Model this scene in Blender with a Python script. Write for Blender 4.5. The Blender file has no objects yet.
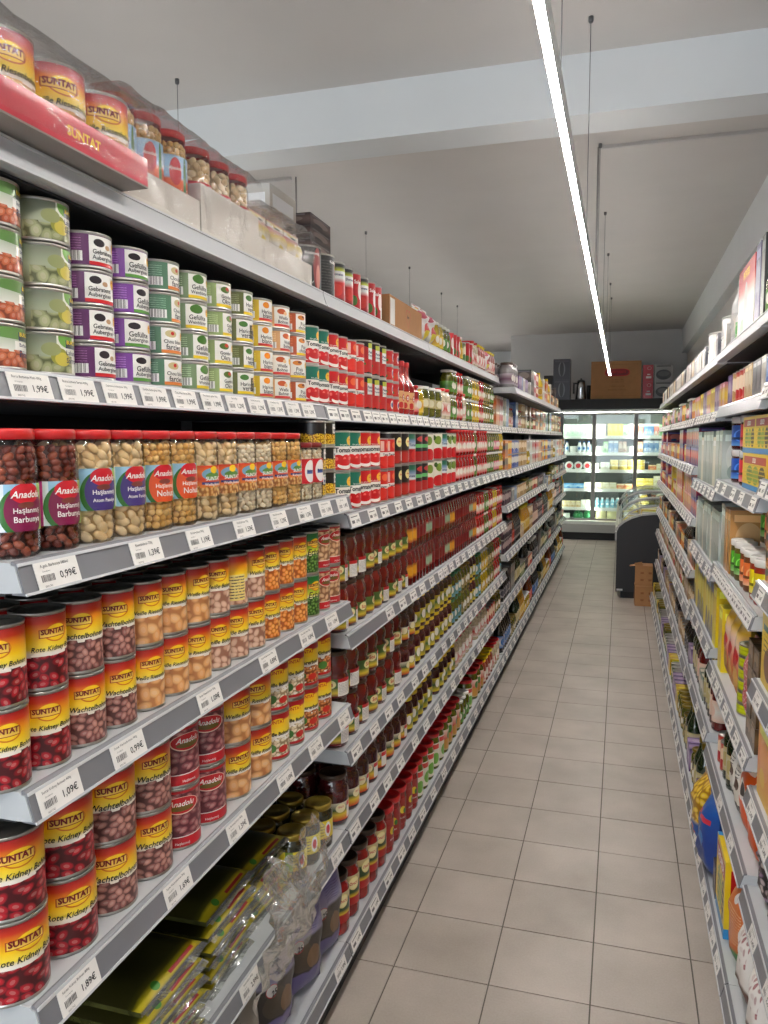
import bpy, math, random
from mathutils import Matrix, Vector
random.seed(11)
scn = bpy.context.scene
COL = scn.collection
PI = math.pi

def lin(c):
    def f(v):
        v /= 255.0
        return v / 12.92 if v <= 0.04045 else ((v + 0.055) / 1.055) ** 2.4
    return (f(c[0]), f(c[1]), f(c[2]), 1.0)

# ------------------------------------------------------------------ camera
FPX, VX, VY, ROLL, CAMH = 787.0, 621.83, 438.25, math.radians(-0.116), 1.66
_fw = Vector((VX - 384, VY - 512, FPX)).normalized()
_h = Vector((math.cos(ROLL), math.sin(ROLL), 0))
_up = _h.cross(_fw).normalized()
if _up.y > 0: _up = -_up
_rt = _fw.cross(_up)
if _rt.x < 0: _rt = -_rt
# rows: world axes X (right), Y (along the aisle), Z (up) in camera space (x right, y down, z forward)
def cam2world(c): return Vector((_rt.dot(c), _fw.dot(c), _up.dot(c)))
cam = bpy.data.cameras.new('camera')
cam.sensor_fit = 'VERTICAL'; cam.sensor_height = 36.0; cam.lens = FPX / 1024 * 36.0
cam.clip_start = 0.05; cam.clip_end = 60
camo = bpy.data.objects.new('camera', cam); COL.objects.link(camo)
cx_, cy_, cz_ = cam2world(Vector((1, 0, 0))), -cam2world(Vector((0, 1, 0))), -cam2world(Vector((0, 0, 1)))
mw = Matrix.Identity(4)
for i in range(3):
    mw[i][0], mw[i][1], mw[i][2] = cx_[i], cy_[i], cz_[i]
mw[0][3], mw[1][3], mw[2][3] = 0, 0, CAMH
camo.matrix_world = mw
scn.camera = camo

# ------------------------------------------------------------------ world, daylight, exposure
wd = bpy.data.worlds.new('world'); scn.world = wd; wd.use_nodes = True
wd.node_tree.nodes['Background'].inputs[0].default_value = (0.75, 0.85, 1.0, 1)
wd.node_tree.nodes['Background'].inputs[1].default_value = 0.25
scn.view_settings.view_transform = 'Standard'
scn.view_settings.look = 'None'
scn.view_settings.gamma = 1.0
scn.view_settings.use_curve_mapping = False
scn.view_settings.exposure = 0.54
LIGHT_STRENGTH = 94.0      # the suspended line lights
FRIDGE_STRENGTH = 24.0
UP_STRENGTH = 16.5          # weaker glow added on top of the line lights to brighten the ceiling     # light strips inside the refrigerator
def area(name, loc, rot, sx, sy, power, col):
    l = bpy.data.lights.new(name, 'AREA'); l.shape = 'RECTANGLE'; l.size = sx; l.size_y = sy
    l.energy = power; l.color = col
    o = bpy.data.objects.new(name, l); o.location = loc; o.rotation_euler = rot; COL.objects.link(o)
    return o
# daylight entering through the shop window behind the photographer
area('window_daylight', (-1.2, -4.35, 1.7), (PI / 2, 0, 0), 4.6, 2.2, 120, (0.86, 0.94, 1.0))

# ------------------------------------------------------------------ mesh builder
class MB:
    def __init__(s): s.v = []; s.f = []; s.mi = []; s.uv = []; s.sm = []; s.mats = []
    def m(s, mat):
        if mat not in s.mats: s.mats.append(mat)
        return s.mats.index(mat)
    def face(s, idx, mat, uv=None, smooth=False):
        s.f.append(tuple(idx)); s.mi.append(s.m(mat)); s.sm.append(smooth)
        s.uv.append(uv if uv else [(0.5, 0.5)] * len(idx))
    def quad(s, a, b, c, d, mat, uv=((0, 0), (1, 0), (1, 1), (0, 1)), smooth=False):
        n = len(s.v); s.v += [tuple(a), tuple(b), tuple(c), tuple(d)]
        s.face((n, n + 1, n + 2, n + 3), mat, list(uv), smooth)
    def box(s, x0, x1, y0, y1, z0, z1, mat, mats=None):
        mats = mats or {}
        g = lambda k: mats.get(k, mat)
        s.quad((x1, y0, z0), (x1, y1, z0), (x1, y1, z1), (x1, y0, z1), g('+x'))
        s.quad((x0, y1, z0), (x0, y0, z0), (x0, y0, z1), (x0, y1, z1), g('-x'))
        s.quad((x0, y0, z0), (x1, y0, z0), (x1, y0, z1), (x0, y0, z1), g('-y'))
        s.quad((x1, y1, z0), (x0, y1, z0), (x0, y1, z1), (x1, y1, z1), g('+y'))
        s.quad((x0, y0, z1), (x1, y0, z1), (x1, y1, z1), (x0, y1, z1), g('+z'))
        s.quad((x0, y1, z0), (x1, y1, z0), (x1, y0, z0), (x0, y0, z0), g('-z'))
        return s
    def lathe(s, prof, n, mat, smooth=True, seg_m=None, vr=None, cx=0, cy=0):
        """prof: (r, z) from bottom to top; u runs round with 0.5 at +x, v from vr"""
        rings = []
        z0, z1 = vr if vr else (prof[0][1], prof[-1][1])
        for r, z in prof:
            if r < 1e-6:
                rings.append([len(s.v)]); s.v.append((cx, cy, z))
            else:
                b = len(s.v); rings.append(list(range(b, b + n)))
                for k in range(n):
                    a = -PI + 2 * PI * k / n
                    s.v.append((cx + r * math.cos(a), cy + r * math.sin(a), z))
        vv = lambda z: (z - z0) / (z1 - z0) if z1 != z0 else 0.5
        for i in range(len(prof) - 1):
            A, B = rings[i], rings[i + 1]; mt = seg_m[i] if seg_m else mat
            va, vb = vv(prof[i][1]), vv(prof[i + 1][1])
            for k in range(n):
                k2 = (k + 1) % n; u0, u1 = k / n, (k + 1) / n
                if len(A) == 1 and len(B) == 1: continue
                if len(A) == 1: s.face((A[0], B[k2], B[k]), mt, [(u0, va), (u1, vb), (u0, vb)], smooth)
                elif len(B) == 1: s.face((A[k], A[k2], B[0]), mt, [(u0, va), (u1, va), (u0, vb)], smooth)
                else: s.face((A[k], A[k2], B[k2], B[k]), mt, [(u0, va), (u1, va), (u1, vb), (u0, vb)], smooth)
        return s
    def tube(s, p0, p1, r, n, mat):
        p0, p1 = Vector(p0), Vector(p1); d = (p1 - p0).normalized()
        a = d.orthogonal().normalized(); b = d.cross(a)
        base = len(s.v)
        for p in (p0, p1):
            for k in range(n):
                t = 2 * PI * k / n; s.v.append(tuple(p + a * r * math.cos(t) + b * r * math.sin(t)))
        for k in range(n):
            k2 = (k + 1) % n
            s.face((base + k, base + k2, base + n + k2, base + n + k), mat, None, True)
        s.face(tuple(base + k for k in range(n))[::-1], mat); s.face(tuple(base + n + k for k in range(n)), mat)
        return s
    def prism_y(s, prof, y0, y1, mat, mats=None, smooth=False):
        """prof: (x, z) polygon, counter-clockwise seen from -y; extruded along y"""
        n = len(prof)
        for i in range(n):
            (xa, za), (xb, zb) = prof[i], prof[(i + 1) % n]
            s.quad((xa, y0, za), (xb, y0, zb), (xb, y1, zb), (xa, y1, za), (mats or {}).get(i, mat), smooth=smooth)
        b = len(s.v)
        s.v += [(x, y0, z) for x, z in prof]; s.face(tuple(range(b, b + n))[::-1], (mats or {}).get('near', mat))
        b = len(s.v)
        s.v += [(x, y1, z) for x, z in prof]; s.face(tuple(range(b, b + n)), (mats or {}).get('far', mat))
        return s
    def grid(s, fn, nu, nv, mat, smooth=True, flip=False, uvf=None):
        b = len(s.v)
        for j in range(nv + 1):
            for i in range(nu + 1):
                s.v.append(tuple(fn(i / nu, j / nv)))
        for j in range(nv):
            for i in range(nu):
                a = b + j * (nu + 1) + i
                q = [a, a + 1, a + nu + 2, a + nu + 1]
                uv = [(i / nu, j / nv), ((i + 1) / nu, j / nv), ((i + 1) / nu, (j + 1) / nv), (i / nu, (j + 1) / nv)]
                if flip: q = q[::-1]; uv = uv[::-1]
                s.face(q, mat, uv, smooth)
        return s
    def ellipsoid(s, c, ax, rot, mat, nu=7, nv=5):
        b = len(s.v); R = rot
        pts = []
        for j in range(1, nv):
            ph = -PI / 2 + PI * j / nv
            for i in range(nu):
                t = 2 * PI * i / nu
                pts.append(Vector((ax[0] * math.cos(ph) * math.cos(t), ax[1] * math.cos(ph) * math.sin(t), ax[2] * math.sin(ph))))
        pts.append(Vector((0, 0, -ax[2]))); pts.append(Vector((0, 0, ax[2])))
        s.v += [tuple(R @ p + c) for p in pts]
        lo, hi = b + len(pts) - 2, b + len(pts) - 1
        for j in range(nv - 2):
            for i in range(nu):
                i2 = (i + 1) % nu
                s.face((b + j * nu + i, b + j * nu + i2, b + (j + 1) * nu + i2, b + (j + 1) * nu + i), mat, None, True)
        for i in range(nu):
            i2 = (i + 1) % nu
            s.face((lo, b + i2, b + i), mat, None, True)
            s.face((hi, b + (nv - 2) * nu + i, b + (nv - 2) * nu + i2), mat, None, True)
    def text(s, string, width, place, mat, shear=0.0, bold=0.0, maxh=None):
        vs, fs, w, h = glyphs(string, shear, bold)
        k = width / w
        if maxh and h * k > maxh: k = maxh / h
        b = len(s.v)
        s.v += [tuple(place((x - w / 2) * k, (y - h / 2) * k)) for x, y in vs]
        for f in fs: s.face(tuple(b + i for i in f), mat)
    def text_cyl(s, string, width, r, th, z, mat, shear=0.0, bold=0.0, maxh=None):
        s.text(string, width, lambda x, y: (r * math.cos(th + x / r), r * math.sin(th + x / r), z + y), mat, shear, bold, maxh)
    def text_x(s, string, width, x, yc, zc, mat, shear=0.0, bold=0.0, maxh=None, rot=0.0):
        c, q = math.cos(rot), math.sin(rot)
        s.text(string, width, lambda a, b: (x, yc + a * c - b * q, zc + a * q + b * c), mat, shear, bold, maxh)
    def add(s, o, M=None):
        b = len(s.v)
        s.v += [tuple(M @ Vector(p)) for p in o.v] if M else o.v
        for f, mi, uv, sm in zip(o.f, o.mi, o.uv, o.sm):
            s.face(tuple(i + b for i in f), o.mats[mi], uv, sm)
        return s
    def mesh(s, name):
        me = bpy.data.meshes.new(name)
        me.from_pydata(s.v, [], s.f)
        for mt in s.mats: me.materials.append(mt)
        me.polygons.foreach_set('material_index', s.mi)
        me.polygons.foreach_set('use_smooth', s.sm)
        ul = me.uv_layers.new(name='UVMap')
        ul.data.foreach_set('uv', [c for uv in s.uv for p in uv for c in p])
        me.update()
        return me

_gl = {}
def glyphs(string, shear, bold):
    key = (string, shear, bold)
    if key in _gl: return _gl[key]
    cu = bpy.data.curves.new('t', 'FONT'); cu.body = string; cu.size = 1.0
    cu.shear = shear; cu.offset = bold; cu.resolution_u = 2; cu.fill_mode = 'FRONT'
    ob = bpy.data.objects.new('t', cu); COL.objects.link(ob)
    dg = bpy.context.evaluated_depsgraph_get(); dg.update()
    me = bpy.data.meshes.new_from_object(ob.evaluated_get(dg))
    vs = [(v.co.x, v.co.y) for v in me.vertices]; fs = [tuple(p.vertices) for p in me.polygons]
    bpy.data.objects.remove(ob); bpy.data.curves.remove(cu); bpy.data.meshes.remove(me)
    if not vs: vs, fs = [(0, 0), (1, 0), (1, 1)], [(0, 1, 2)]
    x0 = min(v[0] for v in vs); x1 = max(v[0] for v in vs); y0 = min(v[1] for v in vs); y1 = max(v[1] for v in vs)
    vs = [(a - x0, b - y0) for a, b in vs]
    _gl[key] = (vs, fs, max(x1 - x0, 1e-3), max(y1 - y0, 1e-3))
    return _gl[key]

# ------------------------------------------------------------------ materials
def newmat(name):
    m = bpy.data.materials.new(name); m.use_nodes = True
    return m, m.node_tree, m.node_tree.nodes['Principled BSDF']
def plain(name, col, rough=0.5, metal=0.0, coat=0.0, spec=0.5, var=0.0, scale=30.0, bump=0.0, trans=0.0):
    m, nt, p = newmat(name)
    p.inputs['Base Color'].default_value = lin(col); p.inputs['Roughness'].default_value = rough
    p.inputs['Metallic'].default_value = metal; p.inputs['Coat Weight'].default_value = coat
    p.inputs['Coat Roughness'].default_value = 0.08
    p.inputs['Specular IOR Level'].default_value = spec
    if trans: p.inputs['Transmission Weight'].default_value = trans
    if var or bump:
        tc = nt.nodes.new('ShaderNodeTexCoord'); nz = nt.nodes.new('ShaderNodeTexNoise')
        nz.inputs['Scale'].default_value = scale; nz.inputs['Detail'].default_value = 4
        nt.links.new(tc.outputs['Object'], nz.inputs['Vector'])
        if var:
            cr = nt.nodes.new('ShaderNodeValToRGB')
            c = lin(col)
            cr.color_ramp.elements[0].position = 0.3; cr.color_ramp.elements[1].position = 0.7
            cr.color_ramp.elements[0].color = tuple(x * (1 - var) for x in c[:3]) + (1,)
            cr.color_ramp.elements[1].color = tuple(min(1, x * (1 + var)) for x in c[:3]) + (1,)
            nt.links.new(nz.outputs['Fac'], cr.inputs[0]); nt.links.new(cr.outputs[0], p.inputs['Base Color'])
        if bump:
            bp = nt.nodes.new('ShaderNodeBump'); bp.inputs['Strength'].default_value = bump; bp.inputs['Distance'].default_value = 0.004
            nt.links.new(nz.outputs['Fac'], bp.inputs['Height']); nt.links.new(bp.outputs[0], p.inputs['Normal'])
    return m
def emit(name, col, strength):
    m, nt, p = newmat(name)
    p.inputs['Base Color'].default_value = (0.8, 0.8, 0.8, 1)
    p.inputs['Emission Color'].default_value = col; p.inputs['Emission Strength'].default_value = strength
    return m
def film(name, tint=(255, 255, 255), base=0.05, rough=0.12, bump=0.0, scale=40.0, milk=0.0):
    """thin clear glass or plastic: see-through with a reflecting skin"""
    m = bpy.data.materials.new(name); m.use_nodes = True; nt = m.node_tree
    nt.nodes.remove(nt.nodes['Principled BSDF']); out = nt.nodes['Material Output']
    tr = nt.nodes.new('ShaderNodeBsdfTransparent'); tr.inputs[0].default_value = lin(tint)
    gl = nt.nodes.new('ShaderNodeBsdfGlossy'); gl.inputs['Roughness'].default_value = rough
    lw = nt.nodes.new('ShaderNodeLayerWeight'); lw.inputs['Blend'].default_value = 0.25
    mx = nt.nodes.new('ShaderNodeMixShader')
    ad = nt.nodes.new('ShaderNodeMath'); ad.operation = 'MULTIPLY_ADD'; ad.use_clamp = True
    nt.links.new(lw.outputs['Fresnel'], ad.inputs[0]); ad.inputs[1].default_value = 0.6; ad.inputs[2].default_value = base
    nt.links.new(ad.outputs[0], mx.inputs[0]); nt.links.new(tr.outputs[0], mx.inputs[1]); nt.links.new(gl.outputs[0], mx.inputs[2])
    last = mx
    if milk:
        df = nt.nodes.new('ShaderNodeBsdfDiffuse'); df.inputs[0].default_value = lin((235, 235, 232))
        m2 = nt.nodes.new('ShaderNodeMixShader'); m2.inputs[0].default_value = milk
        nt.links.new(mx.outputs[0], m2.inputs[1]); nt.links.new(df.outputs[0], m2.inputs[2]); last = m2
    if bump:
        tc = nt.nodes.new('ShaderNodeTexCoord'); nz = nt.nodes.new('ShaderNodeTexNoise'); nz.inputs['Scale'].default_value = scale
        nz.inputs['Detail'].default_value = 3; nz.inputs['Distortion'].default_value = 1.2
        bp = nt.nodes.new('ShaderNodeBump'); bp.inputs['Strength'].default_value = bump; bp.inputs['Distance'].default_value = 0.01
        nt.links.new(tc.outputs['Object'], nz.inputs['Vector']); nt.links.new(nz.outputs['Fac'], bp.inputs['Height'])
        nt.links.new(bp.outputs[0], gl.inputs['Normal']); nt.links.new(bp.outputs[0], lw.inputs['Normal'])
    nt.links.new(last.outputs[0], out.inputs['Surface'])
    return m

class Lab:
    """procedural printed label: layers of flat print over the UV of a wrapper (u round, v up)"""
    def __init__(s, name, stops, rough=0.4, coat=0.25, const=False):
        s.mat, s.nt, s.p = newmat(name)
        s.p.inputs['Roughness'].default_value = rough; s.p.inputs['Coat Weight'].default_value = coat
        s.p.inputs['Coat Roughness'].default_value = 0.15
        tc = s.nt.nodes.new('ShaderNodeTexCoord'); sp = s.nt.nodes.new('ShaderNodeSeparateXYZ')
        s.nt.links.new(tc.outputs['UV'], sp.inputs[0]); s.u, s.v = sp.outputs[0], sp.outputs[1]
        if isinstance(stops, tuple): stops = [(0.0, stops), (1.0, stops)]
        cr = s.nt.nodes.new('ShaderNodeValToRGB'); el = cr.color_ramp.elements
        cr.color_ramp.interpolation = 'CONSTANT' if const else 'LINEAR'
        el[0].position, el[0].color = stops[0][0], lin(stops[0][1]); el[1].position, el[1].color = stops[-1][0], lin(stops[-1][1])
        for q, c in stops[1:-1]:
            e = el.new(q); e.color = lin(c)
        s.nt.links.new(s.v, cr.inputs[0]); s.cur = cr.outputs[0]
    def mth(s, op, a, b=0.0):
        n = s.nt.nodes.new('ShaderNodeMath'); n.operation = op
        for i, q in enumerate((a, b)):
            if hasattr(q, 'is_linked'): s.nt.links.new(q, n.inputs[i])
            else: n.inputs[i].default_value = q
        return n.outputs[0]
    def layer(s, mask, col):
        n = s.nt.nodes.new('ShaderNodeMix'); n.data_type = 'RGBA'
        s.nt.links.new(mask, n.inputs[0]); s.nt.links.new(s.cur, n.inputs[6])
        if hasattr(col, 'is_linked'): s.nt.links.new(col, n.inputs[7])
        else: n.inputs[7].default_value = lin(col)
        s.cur = n.outputs[2]; return s
    def mrect(s, u0, u1, v0, v1, vsock=None):
        a = s.mth('LESS_THAN', s.mth('ABSOLUTE', s.mth('SUBTRACT', s.u, (u0 + u1) / 2)), (u1 - u0) / 2)
        b = s.mth('LESS_THAN', s.mth('ABSOLUTE', s.mth('SUBTRACT', vsock or s.v, (v0 + v1) / 2)), (v1 - v0) / 2)
        return s.mth('MULTIPLY', a, b)
    def rect(s, u0, u1, v0, v1, col): return s.layer(s.mrect(u0, u1, v0, v1), col)
    def ell(s, uc, vc, ru, rv, col):
        a = s.mth('DIVIDE', s.mth('SUBTRACT', s.u, uc), ru); b = s.mth('DIVIDE', s.mth('SUBTRACT', s.v, vc), rv)
        d = s.mth('ADD', s.mth('MULTIPLY', a, a), s.mth('MULTIPLY', b, b))
        return s.layer(s.mth('LESS_THAN', d, 1.0), col)
    def beans(s, u0, u1, v0, v1, ca, cb, dark, su, sv, gap=0.5, wavy=0.05, ax=(.66, .43)):
        """printed picture of a heap of beans: one turned ellipse per cell"""
        cv = s.nt.nodes.new('ShaderNodeCombineXYZ')
        s.nt.links.new(s.mth('MULTIPLY', s.u, su), cv.inputs[0]); s.nt.links.new(s.mth('MULTIPLY', s.v, sv), cv.inputs[1])
        vo = s.nt.nodes.new('ShaderNodeTexVoronoi'); vo.voronoi_dimensions = '2D'; vo.inputs['Scale'].default_value = 1.0
        vo.inputs['Randomness'].default_value = 0.7
        s.nt.links.new(cv.outputs[0], vo.inputs['Vector'])
        sc = s.nt.nodes.new('ShaderNodeSeparateColor'); s.nt.links.new(vo.outputs['Color'], sc.inputs[0])
        df = s.nt.nodes.new('ShaderNodeVectorMath'); df.operation = 'SUBTRACT'
        s.nt.links.new(cv.outputs[0], df.inputs[0]); s.nt.links.new(vo.outputs['Position'], df.inputs[1])
        dx = s.nt.nodes.new('ShaderNodeSeparateXYZ'); s.nt.links.new(df.outputs[0], dx.inputs[0])
        th = s.mth('MULTIPLY', sc.outputs[2], 6.2832); c, q = s.mth('COSINE', th), s.mth('SINE', th)
        x = s.mth('ADD', s.mth('MULTIPLY', dx.outputs[0], c), s.mth('MULTIPLY', dx.outputs[1], q))
        y = s.mth('SUBTRACT', s.mth('MULTIPLY', dx.outputs[1], c), s.mth('MULTIPLY', dx.outputs[0], q))
        k = gap / 0.5
        a, b = s.mth('DIVIDE', x, ax[0] * k), s.mth('DIVIDE', y, ax[1] * k)
        d = s.mth('SQRT', s.mth('ADD', s.mth('MULTIPLY', a, a), s.mth('MULTIPLY', b, b)))
        c1 = s.nt.nodes.new('ShaderNodeMix'); c1.data_type = 'RGBA'
        s.nt.links.new(sc.outputs[0], c1.inputs[0]); c1.inputs[6].default_value = lin(ca); c1.inputs[7].default_value = lin(cb)
        cr = s.nt.nodes.new('ShaderNodeValToRGB'); e = cr.color_ramp.elements
        e[0].position, e[0].color = 0.6, (0, 0, 0, 1); e[1].position, e[1].color = 1.05, (1, 1, 1, 1)
        s.nt.links.new(d, cr.inputs[0])
        c2 = s.nt.nodes.new('ShaderNodeMix'); c2.data_type = 'RGBA'
        s.nt.links.new(cr.outputs[0], c2.inputs[0]); s.nt.links.new(c1.outputs[2], c2.inputs[6]); c2.inputs[7].default_value = lin(dark)
        hl = s.nt.nodes.new('ShaderNodeMix'); hl.data_type = 'RGBA'
        s.nt.links.new(s.mth('MULTIPLY', s.mth('LESS_THAN', d, 0.38), 0.15), hl.inputs[0])
        s.nt.links.new(c2.outputs[2], hl.inputs[6]); hl.inputs[7].default_value = lin((250, 235, 220))
        vs = s.mth('ADD', s.v, s.mth('MULTIPLY', s.mth('SUBTRACT', sc.outputs[1], 0.5), wavy * 2)) if wavy else None
        return s.layer(s.mrect(u0, u1, v0, v1, vs), hl.outputs[2])
    def bars(s, u0, u1, v0, v1, n, ca=(30, 30, 30)):
        s.rect(u0, u1, v0, v1, (240, 240, 238))
        w = s.mth('LESS_THAN', s.mth('FRACT', s.mth('MULTIPLY', s.u, n)), 0.5)
        w2 = s.mth('LESS_THAN', s.mth('FRACT', s.mth('MULTIPLY', s.u, n * 0.37)), 0.7)
        return s.layer(s.mth('MULTIPLY', s.mth('MULTIPLY', w, w2), s.mrect(u0 + .005, u1 - .005, v0 + .01, v1)), ca)
    def lines(s, u0, u1, v0, v1, n, col=(70, 70, 70), duty=0.35):
        w = s.mth('LESS_THAN', s.mth('FRACT', s.mth('MULTIPLY', s.v, n)), duty)
        nz = s.nt.nodes.new('ShaderNodeTexNoise'); nz.inputs['Scale'].default_value = 55.0
        tc = s.nt.nodes.new('ShaderNodeTexCoord'); s.nt.links.new(tc.outputs['UV'], nz.inputs['Vector'])
        w = s.mth('MULTIPLY', w, s.mth('GREATER_THAN', nz.outputs['Fac'], 0.44))
        return s.layer(s.mth('MULTIPLY', w, s.mrect(u0, u1, v0, v1)), col)
    def done(s):
        s.nt.links.new(s.cur, s.p.inputs['Base Color']); return s.mat

# ------------------------------------------------------------------ objects
def tag(o, label=None, cat=None, group=None, kind=None):
    if label: o['label'] = label
    if cat: o['category'] = cat
    if group: o['group'] = group
    if kind: o['kind'] = kind
    return o
def obj(name, me, parent=None, loc=(0, 0, 0), rz=0.0):
    if isinstance(me, MB): me = me.mesh(name)
    o = bpy.data.objects.new(name, me); COL.objects.link(o)
    o.location = loc
    if rz: o.rotation_euler[2] = rz
    if parent: o.parent = parent
    return o
def empty(name, loc=(0, 0, 0), rz=0.0):
    return obj(name, None, None, loc, rz)
# ------------------------------------------------------------------ common materials
def tile_mat():
    m, nt, p = newmat('floor_tile_ceramic')
    tc = nt.nodes.new('ShaderNodeTexCoord'); oi = nt.nodes.new('ShaderNodeObjectInfo')
    ad = nt.nodes.new('ShaderNodeVectorMath'); ad.operation = 'ADD'
    sc = nt.nodes.new('ShaderNodeVectorMath'); sc.operation = 'SCALE'; sc.inputs['Scale'].default_value = 1.0
    nt.links.new(oi.outputs['Location'], sc.inputs[0])
    nt.links.new(tc.outputs['Object'], ad.inputs[0]); nt.links.new(sc.outputs[0], ad.inputs[1])
    n1 = nt.nodes.new('ShaderNodeTexNoise'); n1.inputs['Scale'].default_value = 3.0; n1.inputs['Detail'].default_value = 5
    n2 = nt.nodes.new('ShaderNodeTexNoise'); n2.inputs['Scale'].default_value = 160.0; n2.inputs['Detail'].default_value = 2
    nt.links.new(ad.outputs[0], n1.inputs['Vector']); nt.links.new(ad.outputs[0], n2.inputs['Vector'])
    mx = nt.nodes.new('ShaderNodeMath'); mx.operation = 'MULTIPLY_ADD'; mx.inputs[1].default_value = 0.3
    nt.links.new(n2.outputs['Fac'], mx.inputs[0]); nt.links.new(n1.outputs['Fac'], mx.inputs[2])
    rr = nt.nodes.new('ShaderNodeMath'); rr.operation = 'MULTIPLY_ADD'; rr.inputs[1].default_value = 0.10; 
    nt.links.new(oi.outputs['Random'], rr.inputs[0]); nt.links.new(mx.outputs[0], rr.inputs[2])
    cr = nt.nodes.new('ShaderNodeValToRGB'); e = cr.color_ramp.elements
    e[0].position, e[0].color = 0.35, lin((150, 140, 130)); e[1].position, e[1].color = 1.0, lin((187, 176, 166))
    nt.links.new(rr.outputs[0], cr.inputs[0]); nt.links.new(cr.outputs[0], p.inputs['Base Color'])
    p.inputs['Roughness'].default_value = 0.42
    bp = nt.nodes.new('ShaderNodeBump'); bp.inputs['Strength'].default_value = 0.05; bp.inputs['Distance'].default_value = 0.001
    nt.links.new(n2.outputs['Fac'], bp.inputs['Height']); nt.links.new(bp.outputs[0], p.inputs['Normal'])
    return m
M_TILE = tile_mat()
M_GROUT = plain('grout', (98, 92, 84), 0.9, var=0.12, scale=20)
M_PLASTER = plain('ceiling_plaster', (214, 211, 208), 0.9, var=0.02, scale=2.5, bump=0.15)
M_WALL = plain('wall_paint', (206, 205, 204), 0.85, var=0.02, scale=3, bump=0.1)
M_BEAM = plain('beam_paint', (226, 230, 232), 0.8, var=0.015, scale=3, bump=0.1)
M_SHELF = plain('shelf_sheet_metal', (188, 191, 194), 0.42, 0.0, coat=0.15, var=0.03, scale=8)
M_UNDERSHADE = plain('shelf_underside_shade', (42, 43, 46), 0.6, var=0.05, scale=8)
M_RAIL = plain('price_rail_grey', (122, 123, 129), 0.4, coat=0.25, var=0.03, scale=14)
M_EDGE = plain('price_rail_edge', (205, 207, 210), 0.35, coat=0.3)
M_TOPRAIL = plain('top_rail_light', (196, 199, 203), 0.4, coat=0.2, var=0.02, scale=9)
M_BACK = plain('back_panel_black', (20, 20, 23), 0.6, var=0.2, scale=20)
M_KICK = plain('kick_plate', (44, 43, 42), 0.6, var=0.1, scale=9)
M_POST = plain('upright_metal', (120, 122, 126), 0.45, var=0.05, scale=9)
M_WHITE = plain('white_paint', (232, 232, 230), 0.5)
M_PAPER = plain('price_paper', (238, 235, 231), 0.7, var=0.02, scale=60)
M_INK = plain('print_black', (26, 26, 30), 0.6)
M_INKG = plain('print_grey', (110, 108, 108), 0.6)
M_STEEL = plain('steel_wire', (120, 120, 122), 0.35, 0.8)
M_LED = emit('line_light_diffuser', (1.0, 0.955, 0.895, 1), LIGHT_STRENGTH)
M_ADDGLOW = emit('line_light_added_glow', (1.0, 0.965, 0.93, 1), UP_STRENGTH)
M_PIPE = plain('cable_grey', (158, 156, 154), 0.6)
M_CARTON = plain('brown_cardboard', (176, 128, 84), 0.8, var=0.06, scale=14)
M_CARTOND = plain('brown_cardboard_dark', (150, 100, 62), 0.8, var=0.06, scale=14)

# ------------------------------------------------------------------ the room
ZC = 3.45
def struct(name, mb, label=None):
    return tag(obj(name, mb), label, None, None, 'structure')
flo = struct('floor', MB().box(-5, 1.4, -4.6, 16.6, -0.12, -0.004, M_GROUT), 'beige square floor tiles with grey joints')
GX, GY, TP = -0.95, 0.149, 0.3005
tile_me = MB()
g = 0.0023
tile_me.box(g, TP - g, g, TP - g, -0.006, 0.0, M_TILE)
tile_me = tile_me.mesh('tile')
for j in range(-1, 45):
    for i in range(6):
        o = obj('tile', tile_me, flo, (GX + i * TP, GY + j * TP, random.uniform(-0.0003, 0.0003)))
struct('ceiling', MB().box(-5.1, 1.4, -4.6, 16.6, ZC, ZC + 0.15, M_PLASTER), 'flat white plastered ceiling')
struct('trim_1', MB().box(-5.0, 0.91, 3.96, 4.21, 3.175, ZC, M_BEAM), 'white ceiling beam crossing above the aisle')
struct('trim_2', MB().box(0.91, 1.0, -4.5, 14.05, 3.06, ZC, M_BEAM), 'white ceiling beam along the right wall')
struct('wall_right', MB().box(1.0, 1.1, -4.6, 14.2, 0, ZC, M_WALL), 'grey painted wall behind the right shelves')
struct('wall_left', MB().box(-5.1, -5.0, -4.6, 16.6, 0, ZC, M_WALL), 'painted wall at the far left')
struct('wall_back', MB().box(-1.9, 1.0, 14.05, 14.2, 0, ZC, M_WALL).box(-1.9, -1.8, 14.2, 16.6, 0, ZC, M_WALL), 'grey wall above the refrigerator')
struct('wall_recess', MB().box(-5.1, -1.9, 16.5, 16.6, 0, ZC, M_BEAM), 'paler wall section further back on the left')
fw = MB()   # shop front with a wide window opening
fw.box(-5.1, -3.6, -4.6, -4.5, 0, ZC, M_WALL).box(0.9, 1.0, -4.6, -4.5, 0, ZC, M_WALL)
fw.box(-3.6, 0.9, -4.6, -4.5, 0, 0.5, M_WALL).box(-3.6, 0.9, -4.6, -4.5, 2.9, ZC, M_WALL)
struct('wall_front', fw, 'shop front wall behind the viewer')

# conduits on the ceiling that feed the lights
def conduit(x0, x1, y, label):
    tag(obj('cable_conduit', MB().box(x0, x1, y - 0.012, y + 0.012, ZC - 0.02, ZC - 0.001, M_WALL)), label, 'conduit')
conduit(-0.175, 0.905, 5.20, 'white ceiling conduit between the line light cable and right beam')
conduit(-4.6, -2.215, 5.17, 'white ceiling conduit at the left above the canned goods')

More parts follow.
